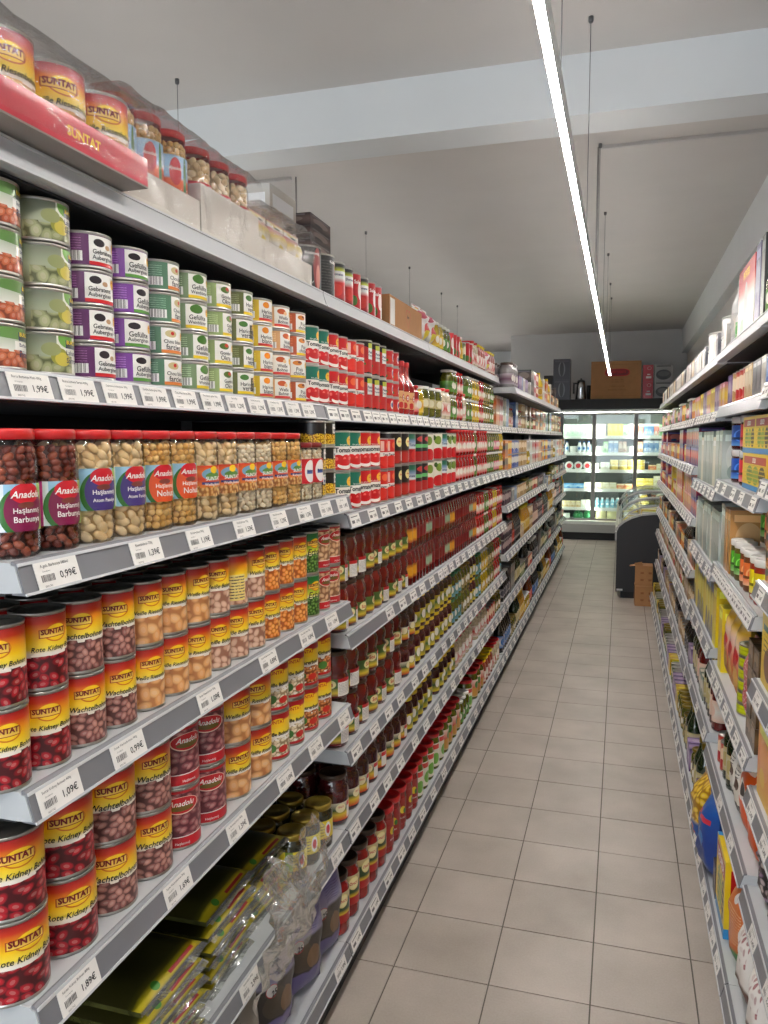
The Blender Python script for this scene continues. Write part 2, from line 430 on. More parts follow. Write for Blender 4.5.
def pendant(x, y0, y1, wires, drop, label):
    t = tag(empty('linear_pendant_light', (x, 0, 2.47)), label, 'light', 'suspended line lights')
    obj('housing', MB().box(-0.0115, 0.0115, y0, y1, 0.014, 0.062, M_WHITE).box(-0.0115, -0.0097, y0, y1, 0.0045, 0.0139, M_WHITE).box(0.0097, 0.0115, y0, y1, 0.0045, 0.0139, M_WHITE), t)  # side fins added below the diffuser to cut light on the top shelves
    obj('diffuser', MB().box(-0.009, 0.009, y0 + 0.004, y1 - 0.004, 0.009, 0.0138, M_LED), t)
    obj('added_up_glow', MB().box(-0.009, 0.009, y0 + 0.004, y1 - 0.004, 0.0621, 0.0624, M_ADDGLOW), t)  # glowing strip added on the housing to lift the ceiling
    for y in wires:
        w = obj('suspension_wire', MB().tube((0, y, 0.0625), (0, y, ZC - 2.47 - 0.02), 0.0016, 5, M_STEEL), t)
        obj('ceiling_anchor', MB().lathe([(0, 0), (0.009, 0), (0.011, 0.008), (0.011, 0.024), (0, 0.024)], 10, M_STEEL, vr=(0, 1)), w, (0, y, ZC - 2.47 - 0.025))
    obj('power_cable', MB().tube((-0.012, drop, 0.0625), (-0.012, drop, ZC - 2.47 - 0.005), 0.006, 8, M_PIPE), t)
pendant(-0.17, -1.6, 10.8, [0.6, 2.12, 3.64, 5.16, 6.68, 8.15, 9.68, 10.66], 5.20, 'long glowing white line light hanging over the aisle')
pendant(-2.17, -1.6, 15.2, [2.12, 3.64, 6.68, 8.15, 9.68, 10.66], 5.17, 'line light over the neighbouring aisle behind the left shelves')  # far stretch lengthened to light the recess and back walls

pendant(-4.0, -1.6, 15.2, [2.12, 3.64, 6.68, 9.68], 5.17, 'added unseen line light brightening the far left walls')  # unseen lamp, added to brighten the far walls

# ------------------------------------------------------------------ price tags
_tags = {}
RA = math.atan2(0.012, 0.040)           # slope of the price rail
def tag_mesh(price, name, fine):
    k = (price, name, fine)
    if k in _tags: return _tags[k]
    mb = MB(); w, h = 0.084, 0.0385
    ca, sa = math.cos(RA), math.sin(RA)
    # local card: a along y, b up the slope; card centre at origin, leaning back by RA
    P = lambda a, b, o=0.0: (o * ca - b * sa, a, b * ca + o * sa)
    mb.quad(P(-w / 2, -h / 2, .0012), P(w / 2, -h / 2, .0012), P(w / 2, h / 2, .0012), P(-w / 2, h / 2, .0012), M_PAPER)
    mb.quad(P(-w / 2, h / 2, 0), P(w / 2, h / 2, 0), P(w / 2, -h / 2, 0), P(-w / 2, -h / 2, 0), M_PAPER)
    for (a0, b0, a1, b1) in ((-w/2, -h/2, w/2, -h/2), (w/2, -h/2, w/2, h/2), (w/2, h/2, -w/2, h/2), (-w/2, h/2, -w/2, -h/2)):
        mb.quad(P(a0, b0, 0), P(a1, b1, 0), P(a1, b1, .0012), P(a0, b0, .0012), M_PAPER)
    mb.text(price, 0.034, lambda x, y: P(0.018 + x, -0.0035 + y, .0016), M_INK, 0.0, 0.012, 0.0125)
    if fine:
        mb.text(name, 0.058, lambda x, y: P(-0.004 + x, 0.0125 + y, .0016), M_INK, 0.0, 0.0, 0.0055)
        mb.text('Grundpreis', 0.022, lambda x, y: P(-0.022 + x, 0.0055 + y, .0016), M_INKG, 0.0, 0.0, 0.003)
        mb.text('0001742', 0.014, lambda x, y: P(-0.024 + x, -0.0145 + y, .0016), M_INKG, 0.0, 0.0, 0.003)
        x = -0.034
        while x < -0.010:
            b = random.choice((0.0006, 0.001, 0.0016))
            mb.quad(P(x, -0.0085, .0016), P(x + b, -0.0085, .0016), P(x + b, 0.001, .0016), P(x, 0.001, .0016), M_INKG)
            x += b + random.choice((0.0008, 0.0012))
    else:
        mb.quad(P(-.034, .010, .0016), P(.024, .010, .0016), P(.024, .0125, .0016), P(-.034, .0125, .0016), M_INKG)
        mb.quad(P(-.034, -.008, .0016), P(-.010, -.008, .0016), P(-.010, .001, .0016), P(-.034, .001, .0016), M_INKG)
    _tags[k] = mb.mesh('price_tag')
    return _tags[k]

# ------------------------------------------------------------------ shelving
SH = {}    # (unit, shelf) -> (z of the board top, x of product fronts, side)
def board(parent, side, zb, xf, xb, y0, y1, rail=True, tags=(), top=False, light=False):
    """one shelf: side +1 = left run (front towards +x), -1 = right run; zb = lower edge of the price rail"""
    zt = zb + 0.042; s = side
    mb = MB()
    X = lambda o: xf + s * o            # o: outward offset from the rail foot
    fl = (lambda p: p) if s > 0 else (lambda p: p[::-1])
    prof = [(X(-0.020), zt - 0.003), (X(-0.022), zt), (xb, zt), (xb, zt - 0.032), (X(-0.030), zt - 0.040), (X(-0.004), zb + 0.004), (X(-0.014), zt - 0.004)]
    # order counter-clockwise seen from -y (x right, z up)
    mb.prism_y(fl(prof[::-1]), y0, y1, M_SHELF)
    # dark sheet under the board, its colour stands in for the shade there
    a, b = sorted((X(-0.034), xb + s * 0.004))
    mb.box(a, b, y0 + 0.004, y1 - 0.004, zt - 0.0445, zt - 0.0405, M_UNDERSHADE)
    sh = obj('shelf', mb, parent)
    m = M_TOPRAIL if top else M_RAIL
    rb = MB()
    pr = [(X(0.0), zb), (X(-0.012), zb + 0.040), (X(-0.018), zb + 0.044), (X(-0.021), zb + 0.044), (X(-0.021), zb)]
    rb.prism_y(fl(pr), y0 + 0.002, y1 - 0.002, m)
    for t0, t1 in ((-0.02, 0.07), (0.93, 1.03)):
        q = [(X(-0.012 * t0 + 0.0), zb + 0.040 * t0), (X(-0.012 * t0 + 0.0022), zb + 0.040 * t0 + 0.0006), (X(-0.012 * t1 + 0.0022), zb + 0.040 * t1 + 0.0006), (X(-0.012 * t1), zb + 0.040 * t1)]
        rb.prism_y(fl(q), y0 + 0.002, y1 - 0.002, M_EDGE)
    obj('price_rail', rb, sh)
    for y, pz, nm, fine in tags:
        obj('price_tag', tag_mesh(pz, nm, fine), sh, (X(-0.006 + 0.0012), y, zb + 0.0195), 0 if s > 0 else PI)
    return zt
def bay(name, label, side, y0, y1, xb, ztop, shelves, kick_x, posts=True):
    """shelves: list of (zb, xf, tags, top)"""
    t = tag(empty(name, (0, 0, 0)), label, 'shelving', 'shelving bays of the left run' if side > 0 else 'shelving bays of the right run')
    bx0, bx1 = sorted((xb, xb - side * 0.02))
    obj('back_panel', MB().box(bx0, bx1, y0 + 0.003, y1 - 0.003, 0.02, ztop, M_BACK), t)
    p0, p1 = sorted((xb + side * 0.0005, xb + side * 0.035))
    obj('upright', MB().box(p0, p1, y0 + 0.002, y0 + 0.03, 0.0, ztop, M_BACK), t)
    k0, k1 = sorted((kick_x, kick_x - side * 0.02))
    obj('kick_plate', MB().box(k0, k1, y0 + 0.002, y1 - 0.002, 0.0, 0.112, M_KICK), t)
    for zb, xf, tags, top in shelves:
        board(t, side, zb, xf, xb + side * 0.036, y0 + 0.001, y1 - 0.001, True, tags, top)
    return t
random.seed(5)
PR = ['1,09€', '0,99€', '1,29€', '1,39€', '1,49€', '1,69€', '1,89€', '1,99€', '2,29€', '2,49€', '0,89€', '1,19€']
def rtags(y0, y1, pitch, fine=False, jit=0.012):
    out = []; y = y0 + 0.06
    while y < y1 - 0.05:
        out.append((y + random.uniform(-jit, jit), random.choice(PR), 'Konserve 400g', fine)); y += pitch * random.uniform(0.9, 1.15)
    return out
def named(ys, prices, names): return [(y, p, n, True) for y, p, n in zip(ys, prices, names)]

BX = -1.27
T1 = []
S1t = named([0.935 + 0.104 * i for i in range(11)], ['1,99€'] * 6 + ['1,29€', '1,29€', '1,39€', '1,39€', '1,39€'],
    ['Burcu Barbunya Pilaki 400g', 'Burcu Lahana Sarma 400g', 'Gebratene Auberginen 400g', 'Gefüllte Auberginen 400g', 'Chou blanc farcies 400g', 'Weinblätter gefüllt 400g', 'Okra 400g', 'Schnittbohnen 400g', 'Weiße Bohnen 400g', 'Weiße Bohnen 400g', 'Kichererbsen 400g'])
S2t = named([0.885, 1.095, 1.262, 1.44, 1.61, 1.76, 1.90, 2.03], ['0,99€', '1,39€', '1,19€', '1,59€', '1,29€', '1,39€', '1,39€', '1,49€'],
    ['A.gek. Barbunya 580ml', 'Riesenbohnen 720g', 'Kichererbsen 700g', 'Weiße Bohnen 720g', 'Weiße Bohnen 680g', 'Kichererbsen 720g', 'Riesenbohnen 560g', 'Mais 340g'])
S3t = named([0.872, 1.03, 1.285, 1.545, 1.765, 1.94], ['1,09€', '0,99€', '1,09€', '0,89€', '0,89€', '1,09€'],
    ['Suntat Kidney Bohnen 400g', 'Suntat Wachtelbohnen 400g', 'Suntat Riesenbohnen 400g', 'Suntat Weiße Bohnen 400g', 'Suntat Kichererbsen 400g', 'Anadolu Kichererbsen'])
S4t = named([0.895, 1.16, 1.385, 1.625, 1.815, 2.03], ['1,89€', '1,69€', '1,39€', '1,09€', '1,29€', '1,29€'],
    ['Suntat Kidney Bohnen 800g', 'Suntat Wachtelbohnen 800g', 'A. Barbunyabohnen 800g', 'Suntat Riesenbohnen 800g', 'Weiße Bohnen 800g', 'Kichererbsen 800g'])
XL, XU = -0.725, -0.80
bay('shelving_bay', 'nearest grey left shelving bay stacked with bean tins and jars', 1, 0.815, 2.105, BX, 2.04, [
    (2.030, XU, T1, True), (1.715, XU, S1t, False), (1.460, XL, S2t, False), (1.155, XL, S3t, False), (0.853, XL, S4t, False),
    (0.464, XL - .012, named([1.0, 1.45, 2.0], ['3,49€', '2,99€', '1,69€'], ['Weinblätter 908g', 'Weinblätter 800g', 'Weinblätter im Glas']), False),
    (0.112, XL - .012, named([1.15, 1.70, 2.02], ['2,49€', '1,99€', '1,99€'], ['Trockengemüse', 'Getr. Auberginen 25', 'Getr. Paprika 25']), False)], XL - 0.05)
bay('shelving_bay', 'second left shelving bay with tomato tins and red sauce jars', 1, 2.105, 3.355, BX, 2.04, [
    (2.030, XU, [], True), (1.713, XU, rtags(2.105, 3.355, .10), False), (1.404, XL - .008, rtags(2.105, 3.355, .15), False),
    (1.052, XL - .008, [(y, p, n, f) for y, p, n, f in rtags(2.45, 3.355, .15)], False), (0.703, XL - .012, rtags(2.105, 3.355, .17), False),
    (0.464, XL - .012, rtags(2.105, 3.355, .17), False), (0.112, XL - .012, rtags(2.105, 3.355, .17), False)], XL - 0.05)
for y0, y1, nm in ((3.355, 4.375, 'third left shelving bay with pickles and slim sauce bottles'), (4.375, 5.395, 'fourth left shelving bay ending where the top shelf steps down')):
    bay('shelving_bay', nm, 1, y0, y1, BX, 2.04, [
        (2.030, XU, [], True), (1.710, XU, rtags(y0, y1, .11), False), (1.406, XL - .010, rtags(y0, y1, .15), False),
        (1.050, XL - .010, rtags(y0, y1, .14), False), (0.703, XL - .012, rtags(y0, y1, .15), False),
        (0.464, XL - .012, rtags(y0, y1, .17), False), (0.112, XL - .012, rtags(y0, y1, .2), False)], XL - 0.05)
FARB = [(5.41, 6.43), (6.43, 7.45), (7.45, 8.47), (8.47, 9.49), (9.49, 10.51), (10.51, 11.40)]
for i, (y0, y1) in enumerate(FARB):
    shl = []
    if i < 4: shl.append((1.965, -0.688, [], True))
    shl += [(1.703, -0.80, rtags(y0, y1, .12), False), (1.395, XL - .012, rtags(y0, y1, .17), False)]
    dz = 0.0 if i < 3 else (-0.05 if i == 3 else 0.03)
    shl += [(1.15 + dz, XL - .012, rtags(y0, y1, .17), False), (0.81 + (0 if i < 4 else .06), XL - .012, rtags(y0, y1, .17), False), (0.475 + (0 if i < 5 else .05), XL - .012, rtags(y0, y1, .2), False), (0.112, XL - .012, rtags(y0, y1, .2), False)]
    bay('shelving_bay', ['fifth left shelving bay, first under the lower top shelf', 'sixth left shelving bay with dark bottles low down', 'seventh left shelving bay from the near end', 'eighth left shelving bay from the near end', 'ninth left shelving bay, without a top shelf', 'tenth left shelving bay, nearest the refrigerator'][i], 1, y0, y1, BX, 2.0, shl, XL - 0.05)
tag(obj('end_panel', MB().box(-1.25, -0.79, 11.41, 11.44, 0, 2.02, M_POST)), 'grey end panel closing the left run near the refrigerator', 'panel')

# right run
RB = 0.88; XR = 0.335
bay('shelving_bay', 'nearest right shelving bay with orange boxes and wrapped sweets', -1, 1.05, 2.235, RB, 1.98, [
    (1.945, XR, [], True), (1.757, XR, rtags(1.05, 2.235, .12), False), (1.512, XR, rtags(1.05, 2.235, .13), False), (1.248, XR, rtags(1.05, 2.235, .3), False),
    (0.985, XR, [(2.10, '1,49€', 'Kekse 200g', True), (1.9, '1,99€', 'Kekse 200g', True), (1.6, '1,99€', 'Kekse', True)], False),
    (0.69, XR, [(2.12, '2,49€', 'Bonbon', True), (1.93, '2,49€', 'Bonbon', True), (1.7, '2,49€', 'Bonbon', True)], False), (0.408, XR, rtags(1.05, 2.235, .22, True), False), (0.112, XR - .035, rtags(1.05, 2.235, .22, True), False)], XR + 0.02)
bay('shelving_bay', 'second right shelving bay with yellow boxes and white-lidded spice jars', -1, 2.235, 3.215, RB, 1.98, [
    (1.943, XR, [], True), (1.735, XR, [], True), (1.464, XR, rtags(2.235, 3.215, .2), False), (1.150, XR, rtags(2.235, 3.215, .088, False, .003), False),
    (0.765, XR, rtags(2.235, 3.215, .12), False), (0.435, XR, [(2.45, '1,29€', 'Kekse', True), (2.72, '1,29€', 'Kekse', True)], False),
    (0.112, XR - .035, [(2.36, '1,49€', 'Chips', True), (2.48, '1,49€', 'Chips', True), (2.62, '1,49€', 'Chips', True), (2.76, '1,49€', 'Chips', True), (2.95, '1,99€', 'Chips', True), (3.1, '1,99€', 'Chips', True)], False)], XR + 0.02)
bay('shelving_bay', 'third right shelving bay with slim silver packs', -1, 3.215, 4.20, RB, 1.98, [
    (1.936, XR, [], True), (1.722, XR, rtags(3.215, 4.20, .11), False), (1.42, XR, rtags(3.215, 4.2, .14), False), (1.11, XR, rtags(3.215, 4.2, .14), False),
    (0.81, XR, rtags(3.215, 4.2, .2), False), (0.475, XR, rtags(3.215, 4.2, .3), False), (0.112, XR - .035, rtags(3.215, 4.2, .2), False)], XR + 0.02)
for i, (y0, y1) in enumerate([(4.20, 5.2), (5.2, 6.2), (6.2, 7.2), (7.2, 8.08)]):
    bay('shelving_bay', ['fourth right shelving bay with blue and red packets', 'fifth right shelving bay from the near end', 'sixth right shelving bay from the near end', 'seventh right shelving bay beside the stacked cartons'][i], -1, y0, y1, RB, 1.98, [
        (1.936, XR, [], True), (1.718, XR, rtags(y0, y1, .12), False), (1.475, XR, rtags(y0, y1, .17), False), (1.218, XR, rtags(y0, y1, .14), False),
        (0.955, XR, rtags(y0, y1, .2), False), (0.74, XR, rtags(y0, y1, .3), False), (0.44, XR, rtags(y0, y1, .3), False), (0.112, XR - .035, rtags(y0, y1, .2), False)], XR + 0.02)
# ------------------------------------------------------------------ product materials
M_TIN = plain('tinplate', (176, 174, 168), 0.28, 0.9, var=0.05, scale=40)
M_TIND = plain('tinplate_dark_lid', (120, 116, 104), 0.3, 0.85, var=0.08, scale=40)
M_RED = plain('lid_red', (200, 24, 30), 0.3, coat=0.4)
M_DRED = plain('lid_dark_red', (120, 14, 20), 0.35, coat=0.3)
M_LWHITE = plain('lid_white', (226, 224, 218), 0.4, coat=0.2)
M_GOLD = plain('lid_gold', (150, 128, 52), 0.3, 0.75)
M_BLACK = plain('black_plastic', (22, 22, 24), 0.4, coat=0.2)
M_YEL = plain('lid_yellow', (236, 206, 30), 0.4, coat=0.2)
M_GREEN = plain('lid_green', (30, 110, 60), 0.4, coat=0.2)
M_BROWNJ = plain('lid_brown', (70, 52, 40), 0.4, 0.3, coat=0.2)
M_SAUCE = plain('tomato_sauce_in_glass', (98, 14, 12), 0.12, coat=0.9, var=0.25, scale=30)
M_SAUCED = plain('dark_paste_in_glass', (70, 16, 18), 0.14, coat=0.9, var=0.35, scale=45)
M_PASTE = plain('red_paste_in_glass', (140, 20, 16), 0.14, coat=0.9, var=0.25, scale=25)
M_PICKLE = plain('green_pickles_in_glass', (92, 92, 26), 0.14, coat=0.9, var=0.45, scale=60)
M_DPICKLE = plain('vine_leaves_in_glass', (44, 42, 16), 0.14, coat=0.9, var=0.4, scale=40)
M_WHITEBEAN = plain('pale_jar_contents', (206, 190, 160), 0.2, coat=0.8, var=0.25, scale=70)
M_GLASS = film('jar_glass', (255, 254, 252), 0.03, 0.04)
M_FILM = film('shrink_film', (252, 250, 250), 0.03, 0.12, 0.5, 22.0, 0.015)
M_CLEARBAG = film('crinkled_clear_bag', (248, 250, 246), 0.12, 0.16, 0.5, 22.0, 0.10)
M_PANE = film('display_glass', (238, 246, 244), 0.03, 0.02)
W_ = plain('print_white', (246, 244, 240), 0.6)
R_ = plain('print_red', (196, 20, 28), 0.5)
MR_ = plain('print_maroon', (120, 10, 22), 0.5)
BL_ = plain('print_navy', (26, 40, 92), 0.5)
YE_ = plain('print_yellow', (250, 214, 50), 0.5)
GR_ = plain('print_green', (30, 110, 50), 0.5)
K_ = M_INK

# ------------------------------------------------------------------ product kit
class Design:
    def __init__(s, name, cat, desc, group, dx, dy, h, parts):
        s.name, s.cat, s.desc, s.group, s.dx, s.dy, s.h = name, cat, desc, group, dx, dy, h
        s.parts = []; mg = MB()
        for p in parts:
            nm, mb, sub = p[0], p[1], (p[2] if len(p) > 2 else [])
            s.parts.append((nm, mb.mesh(nm), [(a, b.mesh(a)) for a, b in sub]))
            mg.add(mb)
            for a, b in sub:
                if a not in ('lettering', 'band_lettering'): mg.add(b)
        s.simple = mg.mesh(name)
ORD = ['first', 'second', 'third', 'fourth', 'fifth', 'sixth', 'seventh', 'eighth', 'ninth', 'tenth', 'eleventh', 'twelfth', 'thirteenth', 'fourteenth', 'fifteenth', 'sixteenth', 'seventeenth', 'eighteenth', 'nineteenth']
TENS = ['', '', 'twenty', 'thirty', 'forty', 'fifty', 'sixty', 'seventy', 'eighty', 'ninety']
def ordinal(n):
    if n < 19: return ORD[n]
    n += 1
    if n % 10 == 0: return {20: 'twentieth', 30: 'thirtieth', 40: 'fortieth', 50: 'fiftieth', 60: 'sixtieth', 70: 'seventieth', 80: 'eightieth', 90: 'ninetieth'}[n]
    return TENS[n // 10] + '-' + ORD[n % 10 - 1]
_pend = []
def put(d, x, y, z, rot, where, tier='', rown=0, simple=False, end='near end', desc=None, extra=''):
    if simple:
        o = obj(d.name, d.simple, None, (x, y, z), rot)
    else:
        o = empty(d.name, (x, y, z), rot)
        for nm, me, sub in d.parts:
            c = obj(nm, me, o)
            for a, b in sub: obj(a, b, c)
    tag(o, None, d.cat, d.group + ' on ' + where)
    _pend.append((o, desc or d.desc, tier, rown, where, end, {'left': x, 'bottom': z}.get(end, y)))
    return o
def write_labels():
    """number the alike things in the order they stand and write their labels"""
    cnt = {}
    for o, de, tier, rown, where, end, pos in sorted(_pend, key=lambda q: q[6]):
        key = (de, tier, rown, where, end); n = cnt.get(key, 0); cnt[key] = n + 1
        bits = [de]
        if tier: bits.append(tier + ' tier')
        if rown: bits.append(ordinal(rown) + ' row')
        bits.append(ordinal(n) + ' from ' + end); bits.append(where)
        label = ', '.join(bits)
        if len(label.split()) > 16: label = label.replace(' from ' + end, ' along')
        if len(label.split()) > 16: label = label.replace(' tier,', ',')
        if len(label.split()) > 16: label = label.replace(' with red oval', '').replace(' with sunrise label', '').replace(' and yellow label', '')
        o['label'] = label
TIERS = {1: [''], 2: ['lower', 'upper'], 3: ['lower', 'middle', 'upper'], 4: ['bottom', 'second', 'third', 'top'], 5: ['bottom', 'second', 'third', 'fourth', 'top'], 6: ['bottom', 'second', 'third', 'fourth', 'fifth', 'top']}
TURN = 0.5      # products are turned a little towards the near end
def col(side, where, z, xf, y, d, tiers=1, rows=1, simple=False, jit=0.18, back=()):
    """one column of stacked products whose fronts stand at xf"""
    for t in range(tiers):
        for r in range(rows):
            x = xf - side * (d.dx + r * (2 * d.dx + 0.004))
            isb = d.cat in ('box',)
            j = random.uniform(-jit, jit) if not isb else random.uniform(-.02, .02)
            if d.cat in ('bag',): j *= .4
            if d.dx == d.dy and not isb: j -= TURN * side
            rot = (0 if side > 0 else PI) + j + (PI if t in back and r == 0 else 0)
            put(d, x + random.uniform(-.002, 0) * side, y, z + 0.0006 + t * (d.h + 0.0006), rot, where, TIERS[tiers][t], r, simple or r > 0)
def run(side, where, z, xf, y, items, simple=False, ymax=1e9, gap=0.0035, jit=0.18):
    """items: (design, columns, tiers, rows)"""
    for it in items:
        d, n, t = it[:3]; rows = it[3] if len(it) > 3 else 1
        for k in range(n):
            if y + 2 * d.dy > ymax: return y
            col(side, where, z, xf, y + d.dy, d, t, rows, simple, jit)
            y += 2 * d.dy + gap
    return y

def tin_body(r, h, n, lid=None):
    lid = lid or M_TIN
    b = MB()
    prof = [(0, 0.003), (r - .003, 0.003), (r - .002, 0), (r, 0.0006), (r, .0035), (r - .0012, .005), (r - .0012, h - .005), (r, h - .0035), (r, h - .0006), (r - .002, h), (r - .0032, h - .004), (r * .8, h - .004), (r * .76, h - .0028), (r * .3, h - .0028), (r * .26, h - .004), (0, h - .004)]
    b.lathe(prof, n, M_TIN, seg_m=[M_TIN] * 9 + [lid] * 6)
    return b
def can(name, desc, group, lab, r, h, texts=(), n=28, lid=None, cat='tin', patches=None):
    lb = MB().lathe([(r - .0004, .0052), (r - .0004, h - .0052)], n, lab)
    parts = [('tin', tin_body(r, h, n, lid))]
    tx, tb = MB(), MB()
    for t in texts:
        s, w, v, th, m = t[:5]; kw = t[5] if len(t) > 5 else {}
        (tb if v < .2 else tx).text_cyl(s, w, r + .0002, th, h * v, m, **kw)
    parts.append(('paper_label', lb, ([('lettering', tx)] if texts else []) + ([('band_lettering', tb)] if tb.f else [])))
    return Design(name, cat, desc, group, r, r, h, parts)
def jar_prof(r, h, neck, sh, base=.9):
    """outer glass profile up to the neck"""
    return [(0, .004), (r * base * .9, .003), (r * base, 0.0), (r * .985, .006), (r, .016), (r, h * sh), (r * .97, h * (sh + .04)), (r * (neck + 1) / 2, h * (sh + .085)), (r * neck, h * (sh + .115)), (r * neck, h * .985)]
def bean_fill(r, z0, z1, ax, mats, n_r, seed, core):
    rd = random.Random(seed); mb = MB()
    mb.lathe([(0, z0), (r - ax[0] * 1.1, z0), (r - ax[0] * 1.1, z1), (0, z1)], 14, core)
    z = z0 + ax[2] * .8
    while z < z1:
        k = int(2 * PI * (r - ax[0]) / (ax[1] * 1.75))
        o = rd.random() * 6
        for i in range(k):
            a = o + 2 * PI * i / k + rd.uniform(-.05, .05)
            c = Vector(((r - ax[0] * .95) * math.cos(a), (r - ax[0] * .95) * math.sin(a), z + rd.uniform(-.2, .2) * ax[2]))
            R = Matrix.Rotation(a, 3, 'Z') @ Matrix.Rotation(rd.uniform(-.9, .9), 3, 'X') @ Matrix.Rotation(rd.uniform(-.25, .25), 3, 'Z')
            s = rd.uniform(.85, 1.08)
            mb.ellipsoid(c, (ax[0] * s, ax[1] * s, ax[2] * s), R, rd.choice(mats))
        z += ax[2] * 1.62
    return mb
def bean_jar(name, desc, group, r, h, beans, mats, core, lidm, lab, lz, texts, seed, neck=.84, sh=.80):
    gp = jar_prof(r, h, neck, sh)
    glass = MB().lathe(gp, 30, M_GLASS)
    cont = bean_fill(r - .003, .005, h * .86, beans, mats, 0, seed, core)
    lid = MB().lathe([(r * neck + .0015, h * .915), (r * neck + .004, h * .92), (r * neck + .0042, h * .985), (r * neck + .002, h), (r * neck - .004, h), (r * neck - .006, h - .0015), (0, h - .0015)], 30, lidm)
    lb = MB().lathe([(r + .0004, lz[0] * h), (r + .0004, lz[1] * h)], 30, lab)
    tx = MB()
    for t in texts:
        s, w, v, th, m = t[:5]; kw = t[5] if len(t) > 5 else {}
        tx.text_cyl(s, w, r + .0009, th, h * v, m, **kw)
    return Design(name, 'jar', desc, group, r + .001, r + .001, h, [('glass', glass), ('contents', cont), ('lid', lid), ('paper_label', lb, [('lettering', tx)])])
def jar(name, desc, group, r, h, fillm, lidm, lab=None, lz=(.12, .55), texts=(), n=22, neck=.82, sh=.72, waist=False, lidh=.1):
    gp = jar_prof(r, h, neck, sh)
    if waist:
        gp = [(0, .003), (r * .9, .002), (r * .93, 0), (r, .012), (r, h * .42), (r * .9, h * .5), (r * .9, h * .54), (r * .98, h * .62), (r * .97, h * .76), (r * .86, h * .84), (r * neck, h * .88), (r * neck, h * .985)]
    body = MB().lathe(gp, n, fillm)
    lid = MB().lathe([(r * neck + .001, h * (1 - lidh)), (r * neck + .0032, h * (1 - lidh) + .002), (r * neck + .0034, h - .002), (r * neck + .001, h), (r * neck - .004, h), (r * neck - .005, h - .0012), (0, h - .0012)], n, lidm)
    parts = [('glass_body', body), ('lid', lid)]
    if lab:
        lb = MB().lathe([(r + .0005, lz[0] * h), (r + .0005, lz[1] * h)], n, lab)
        tx = MB()
        for t in texts:
            s, w, v, th, m = t[:5]; kw = t[5] if len(t) > 5 else {}
            tx.text_cyl(s, w, r + .0010, th, h * v, m, **kw)
        parts.append(('paper_label', lb, [('lettering', tx)] if texts else []))
    return Design(name, 'jar', desc, group, r + .001, r + .001, h, parts)
def bottle(name, desc, group, r, h, fillm, capm, lab=None, lz=(.12, .5), texts=(), n=16, neck=.4, sh=.6, cat='bottle'):
    body = MB().lathe([(0, .002), (r * .92, 0), (r, .006), (r, h * sh), (r * .9, h * (sh + .06)), (r * (neck + .12), h * (sh + .2)), (r * neck, h * (sh + .27)), (r * neck, h * .93)], n, fillm)
    cap = MB().lathe([(r * neck + .001, h * .9), (r * neck + .002, h * .905), (r * neck + .002, h * .995), (r * neck, h), (0, h)], n, capm)
    parts = [('bottle_body', body), ('cap', cap)]
    if lab:
        lb = MB().lathe([(r + .0005, lz[0] * h), (r + .0005, lz[1] * h)], n, lab)
        tx = MB()
        for t in texts:
            s, w, v, th, m = t[:5]; kw = t[5] if len(t) > 5 else {}
            tx.text_cyl(s, w, r + .0010, th, h * v, m, **kw)
        parts.append(('paper_label', lb, [('lettering', tx)] if texts else []))
    return Design(name, cat, desc, group, r + .001, r + .001, h, parts)
def carton(name, desc, group, d, w, h, front, side=None, top=None, texts=(), cat='box', lines=True):
    """d depth (x), w width along the shelf (y), h height"""
    side = side or front
    mb = MB().box(-d / 2, d / 2, -w / 2, w / 2, 0, h, side, {'+x': front, '-x': front, '+z': top or side})
    parts = [('box_body', mb)]
    fl = MB().box(-d / 2 + .002, d / 2 - .002, -.0012, .0012, h, h + .0004, top or side)
    sub = []
    tx = MB()
    for t in texts:
        s, tw, yc, zc, m = t[:5]; kw = t[5] if len(t) > 5 else {}
        tx.text_x(s, tw, d / 2 + .0006, yc * w, zc * h, m, **kw)
    parts = [('box_body', mb, [('lettering', tx)] if texts else []), ('flap_seam', fl)]
    return Design(name, cat, desc, group, d / 2, w / 2, h + .0006, parts)
def pillow_mb(d, w, h, front, seed=1, fin=.012, rough=.006, n=(9, 11), back=None):
    """upright filled bag with flat sealed ends"""
    rd = random.Random(seed)
    ph = [rd.uniform(0, 6) for _ in range(6)]
    def prof(u, v):
        e = max(0.0, 1 - abs(2 * u - 1) ** 3) ** .6
        vv = min(1, max(0, (v - .04) / .92))
        k = max(0.0, min(1.0, math.sin(PI * vv) * 1.6)) ** .6
        if v < .5: k = max(k, .75 * min(1, v * 9))
        wr = rough * (math.sin(9 * u + 7 * v + ph[0]) * .5 + math.sin(17 * v + 5 * u + ph[1]) * .4 + math.sin(23 * u - 11 * v + ph[2]) * .3)
        return (d / 2) * e * k + wr * e * k
    def F(u, v): return (prof(u, v) + .0006, (u - .5) * w * (1 - .04 * math.sin(PI * v)), v * h)
    def B(u, v): return (-prof(u, v) - .0006, (u - .5) * w * (1 - .04 * math.sin(PI * v)), v * h)
    mb = MB().grid(F, n[0], n[1], front); mb.grid(B, n[0], n[1], back or front, flip=True)
    return mb
def bag(name, desc, group, d, w, h, front, seed=1, texts=(), fin=None, cat='bag', rough=.005):
    mb = pillow_mb(d, w, h, front, seed, rough=rough)
    parts = [('bag_body', mb)]
    fm = MB().box(-.0012, .0012, -w / 2, w / 2, h * .985, h + .014, fin or front)
    parts.append(('sealed_fin', fm))
    if texts:
        tx = MB()
        for t in texts:
            s, tw, yc, zc, m = t[:5]; kw = t[5] if len(t) > 5 else {}
            tx.text_x(s, tw, d / 2 + .006, yc * w, zc * h, m, **kw)
        parts.append(('lettering', tx))
    return Design(name, cat, desc, group, d / 2 + .004, w / 2, h + .014, parts)

